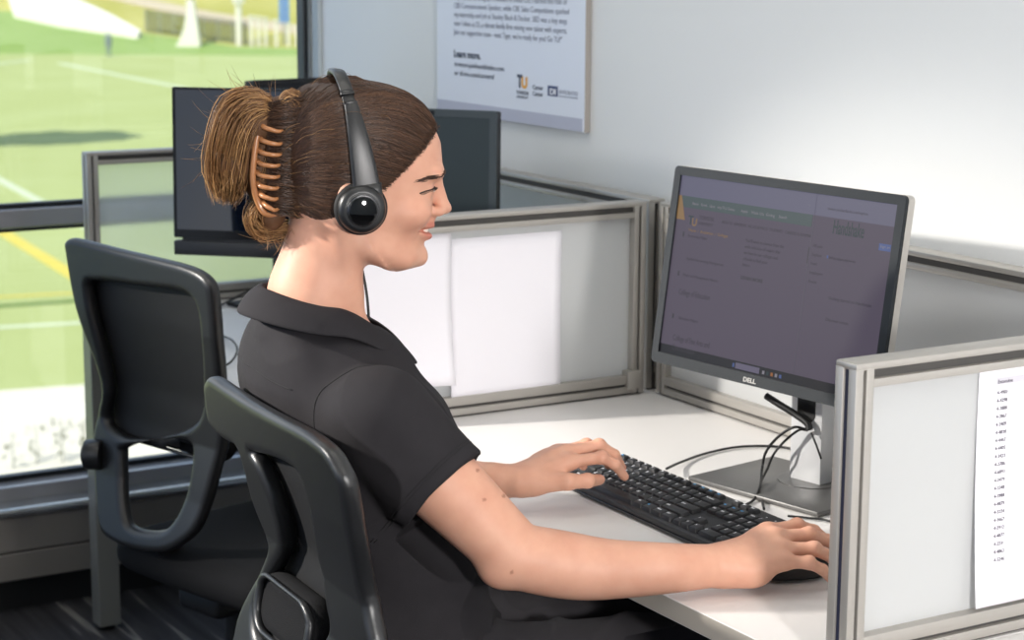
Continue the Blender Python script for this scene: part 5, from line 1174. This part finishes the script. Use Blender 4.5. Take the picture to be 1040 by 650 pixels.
# folds and creases
def shirtfold(V):
    out = V.copy(); nrm = np.zeros_like(V); fv = V[Q]; nn = np.cross(fv[:, 1]-fv[:, 0], fv[:, 3]-fv[:, 0])
    for i in range(4): np.add.at(nrm, Q[:, i], nn)
    nrm /= np.linalg.norm(nrm, axis=1, keepdims=True)+1e-12
    dd_ = np.zeros(len(V))
    for i, p in enumerate(V):
        w_ = np.clip((1.04-p[2])/.12, 0, 1); q = Vector((p[0]*7+p[2]*5, p[1]*7, p[2]*4.5-p[0]*5)); a = noise.noise(q); b_ = noise.noise(q*2.3+Vector((4, 1, 2)))
        rid = (1-abs(a)*2.2); dd_[i] = w_*(.0065*max(rid, 0)**3+.0030*b_)-.0018*w_
    out += nrm*dd_[:, None]; return out, nrm
V, nrm_ = shirtfold(V)
shirt = mesh('polo_shirt', V, Q, 'shirt', person)
# collar: fold line round the neck, leaf outside, stand inside
def sstep(a, b_, x): t = min(1, max(0, (x-a)/(b_-a))); return t*t*(3-2*t)
nf, nv = 56, 12; vs = []; fs = []
for i in range(nf+1):
    ph = math.radians(-160+320*i/nf); ap = abs(math.degrees(ph)); cphi, sphi = math.cos(ph), math.sin(ph); fr = sstep(95, 160, ap)
    uf = -.106-.020*sstep(20, 110, ap)-.030*sstep(100, 160, ap); cf = -.045
    for j in range(nv+1):
        v = j/nv
        if v < .35: t = 1-v/.35; rf_, rl_, u0 = .070-.006*t, .061-.006*t, uf-.030*t
        else:
            t = (v-.35)/.65; rf_ = .0715+.012*math.sin(t*PI/2)+(.020+.030*fr)*t; rl_ = .0625+.013*math.sin(t*PI/2)+(.016+.004*fr)*t; u0 = uf+.003*math.sin(t*PI)-(.033+.020*fr)*t**1.15
        vs.append(hw(cf-rf_*cphi, -rl_*sphi, u0))
for i in range(nf):
    for j in range(nv): a = i*(nv+1)+j; fs.append((a, a+nv+1, a+nv+2, a+1))
co = mesh('collar', vs, fs, 'shirt', shirt); sm = co.modifiers.new('s', 'SOLIDIFY'); sm.thickness = .0032; sm.offset = 0; ss = co.modifiers.new('b', 'SUBSURF'); ss.levels = ss.render_levels = 1
# double stitching above the sleeve hem, laid on the cloth
e1 = np.cross(hn, [0, 0, 1.]); e1 /= np.linalg.norm(e1); e2 = np.cross(hn, e1); e2 /= np.linalg.norm(e2)
from mathutils.bvhtree import BVHTree
bv = BVHTree.FromPolygons([Vector(v) for v in V], [tuple(int(i) for i in q) for q in Q])
for off in (.017, .021):
    c_ = HC-hn/np.linalg.norm(hn)*off; P = []
    for a in np.linspace(0, 2*PI, 72):
        d = e1*math.cos(a)+e2*math.sin(a); h_ = bv.ray_cast(Vector(c_+d*.11), Vector(-d), .08)[0]
        if h_ is not None: P.append(np.array(h_)+d*.0001)
    if len(P) > 20: Vt, Ft = tube_data(np.array(P), .0006, 5, True); mesh('hem_stitch', Vt, Ft, 'stitch', shirt)
# armhole seam over the shoulder and the yoke seam across the back
def seam(name, origins, dirs, r=.0009):
    P = []
    for o_, d in zip(origins, dirs):
        h_, n__, _, _ = bv.ray_cast(Vector(o_), Vector(d), .3)
        if h_ is not None: P.append(np.array(h_)+np.array(n__)*.0001)
    P = np.array(P); keep = [0]
    for i_ in range(1, len(P)):
        if np.linalg.norm(P[i_]-P[keep[-1]]) < .03: keep.append(i_)
    if len(keep) > 6: Vt, Ft = tube_data(P[keep], r, 5); mesh(name, Vt, Ft, 'stitch', shirt)
ang = np.radians(np.linspace(20, 215, 60)); c_ = SR-BRt*.010
seam('shoulder_seam', [c_+(BF*math.cos(a)+HZ*math.sin(a)-BRt*.25)*.15 for a in ang], [-(BF*math.cos(a)+HZ*math.sin(a)-BRt*.25)/math.hypot(1, .25) for a in ang])
rr_ = np.linspace(-.13, .10, 50); seam('yoke_seam', [bp(r_, -.35, .985-.10*max(0, r_)) for r_ in rr_], [BF]*len(rr_), .0008)
# trousers and shoes
tf = Field((-1.0, -1.18, .07), (-.42, -.40, .74), .006)
tf.ell(bp(0, .01, .585), (.170, .130, .105), .04, R=BR)
for s in (-1, 1):
    hip = bp(s*.085, .03, .575); kn = bp(s*.10, .44, .575); an = bp(s*.10, .40, .10)
    tf.cap(hip, kn, .092, .070, .05); tf.cap(kn, an, .068, .052, .03)
V, Q = tf.net()
for i, p in enumerate(V):
    q = Vector((p[0]*14, p[1]*6, p[2]*14)); V[i] = p+np.array([0, 0, .006*noise.noise(q)+.006*max(0, 1-abs(noise.noise(Vector((p[0]*9+p[1]*6, p[1]*11, p[2]*7))))*3)**2])
tr_ = mesh('trousers', V, Q, 'trouser', person)
for s in (-1, 1):
    c = bp(s*.10, .40, 0); g = Field(c-.2, c+[.2, .3, .2], .006); g.cap(c+[0, 0, .045]-BF*.04, c+[0, 0, .036]+BF*.14, .042, .036, .02); g.cap(c+[0, 0, .05], c+[0, 0, .12], .042, .044, .02)
    g.op(lambda x, y, z: .002-z+0*x+0*y, (-9, -9, -9), (9, 9, 9), .004, 'and'); V, Q = g.net(); mesh('shoe', V, Q, 'blackmatte', person)
# ------------------------------------------------------------------ light
SUNEL = math.radians(46); sd_ = np.array([-.55, .83]); sd_ /= np.linalg.norm(sd_)
sl = bpy.data.lights.new('sun', 'SUN'); sl.energy = 5.0; sl.angle = math.radians(.6); sl.color = (1, .95, .86)
so = bpy.data.objects.new('sun', sl); COL.objects.link(so); v = Vector((sd_[0]*math.cos(SUNEL), sd_[1]*math.cos(SUNEL), -math.sin(SUNEL))); so.rotation_euler = v.to_track_quat('-Z', 'Y').to_euler()
tc_ = gp(62, 140); hT = 9.0; tb = tc_[:2]-sd_*hT/math.tan(SUNEL)
tr = empty('tree', (tb[0], tb[1], G), 'round leafy tree standing beside the field outside', 'tree')
b = B(); b.cyl((0, 0, -.1), (0, 0, hT), .22, .1, n=10); b.build('trunk', 'outbrick', tr)
cr = bmesh.new(); bmesh.ops.create_icosphere(cr, subdivisions=4, radius=1)
for v_ in cr.verts: q_ = 1+.35*noise.fractal(v_.co*1.6, 1, 2, 4); v_.co = Vector((v_.co.x*2.6*q_, v_.co.y*2.6*q_, hT+v_.co.z*1.5*q_))
from_bm('crown', cr, 'leaf', tr)
def area(name, loc, aim, size, power, col, shape='DISK', size2=None):
    l = bpy.data.lights.new(name, 'AREA'); l.shape = shape; l.size = size; l.energy = power; l.color = col
    if size2: l.size_y = size2
    o = bpy.data.objects.new(name, l); COL.objects.link(o); o.location = loc
    o.rotation_euler = (Vector(aim)-Vector(loc)).to_track_quat('-Z', 'Y').to_euler(); return o
# strobe at the photographer's right, low along the wall
area('strobe_right', (2.02, -1.36, 1.44), (-.9, -.25, 1.1), .22, 52, (1, .97, .95))
# hard light from behind her left shoulder
sp_ = bpy.data.lights.new('strobe_back', 'SPOT'); sp_.energy = 860; sp_.spot_size = math.radians(31); sp_.spot_blend = 1; sp_.shadow_soft_size = .06; sp_.color = (1, .95, .88)
o = bpy.data.objects.new('strobe_back', sp_); COL.objects.link(o); o.location = (-2.05, -3.35, 2.25); o.rotation_euler = (Vector((-.86, -.80, .76))-Vector(o.location)).to_track_quat('-Z', 'Y').to_euler()
# large soft fill added behind the camera, no such source known
area('soft_fill', (.6, -3.6, 2.3), (-.6, -.7, .9), 1.5, 12, (1, .98, .96), 'SQUARE')
# ceiling fixtures
for i, (x, y) in enumerate(((-.6, -1.1), (-1.9, -1.1), (.7, -1.1))):
    area('ceiling_light', (x, y, 2.73), (x, y, 0), .6, 6, (1, .95, .88), 'RECTANGLE', 1.2)
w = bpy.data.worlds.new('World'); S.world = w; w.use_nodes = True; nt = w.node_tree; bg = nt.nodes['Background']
tc = nt.nodes.new('ShaderNodeTexCoord'); n_ = nt.nodes.new('ShaderNodeTexNoise'); n_.inputs['Scale'].default_value = 2.6; n_.inputs['Detail'].default_value = 7; nt.links.new(tc.outputs['Generated'], n_.inputs['Vector'])
r = nt.nodes.new('ShaderNodeValToRGB'); nt.links.new(n_.outputs['Fac'], r.inputs[0]); r.color_ramp.elements[0].position = .46; r.color_ramp.elements[0].color = (.32, .50, .82, 1); r.color_ramp.elements[1].position = .62; r.color_ramp.elements[1].color = (.92, .94, .97, 1)
nt.links.new(r.outputs[0], bg.inputs[0])
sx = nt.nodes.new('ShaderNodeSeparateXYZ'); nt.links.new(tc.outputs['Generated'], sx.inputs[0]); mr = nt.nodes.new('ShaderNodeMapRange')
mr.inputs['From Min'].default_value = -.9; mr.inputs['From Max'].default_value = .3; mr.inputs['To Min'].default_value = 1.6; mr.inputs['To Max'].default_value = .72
nt.links.new(sx.outputs['X'], mr.inputs['Value']); nt.links.new(mr.outputs['Result'], bg.inputs[1])      # sky raised on the window side, added to brighten sill and panels
S.view_settings.view_transform = 'Standard'; S.view_settings.look = 'None'; S.view_settings.gamma = 1; S.view_settings.use_curve_mapping = False; S.view_settings.exposure = 0
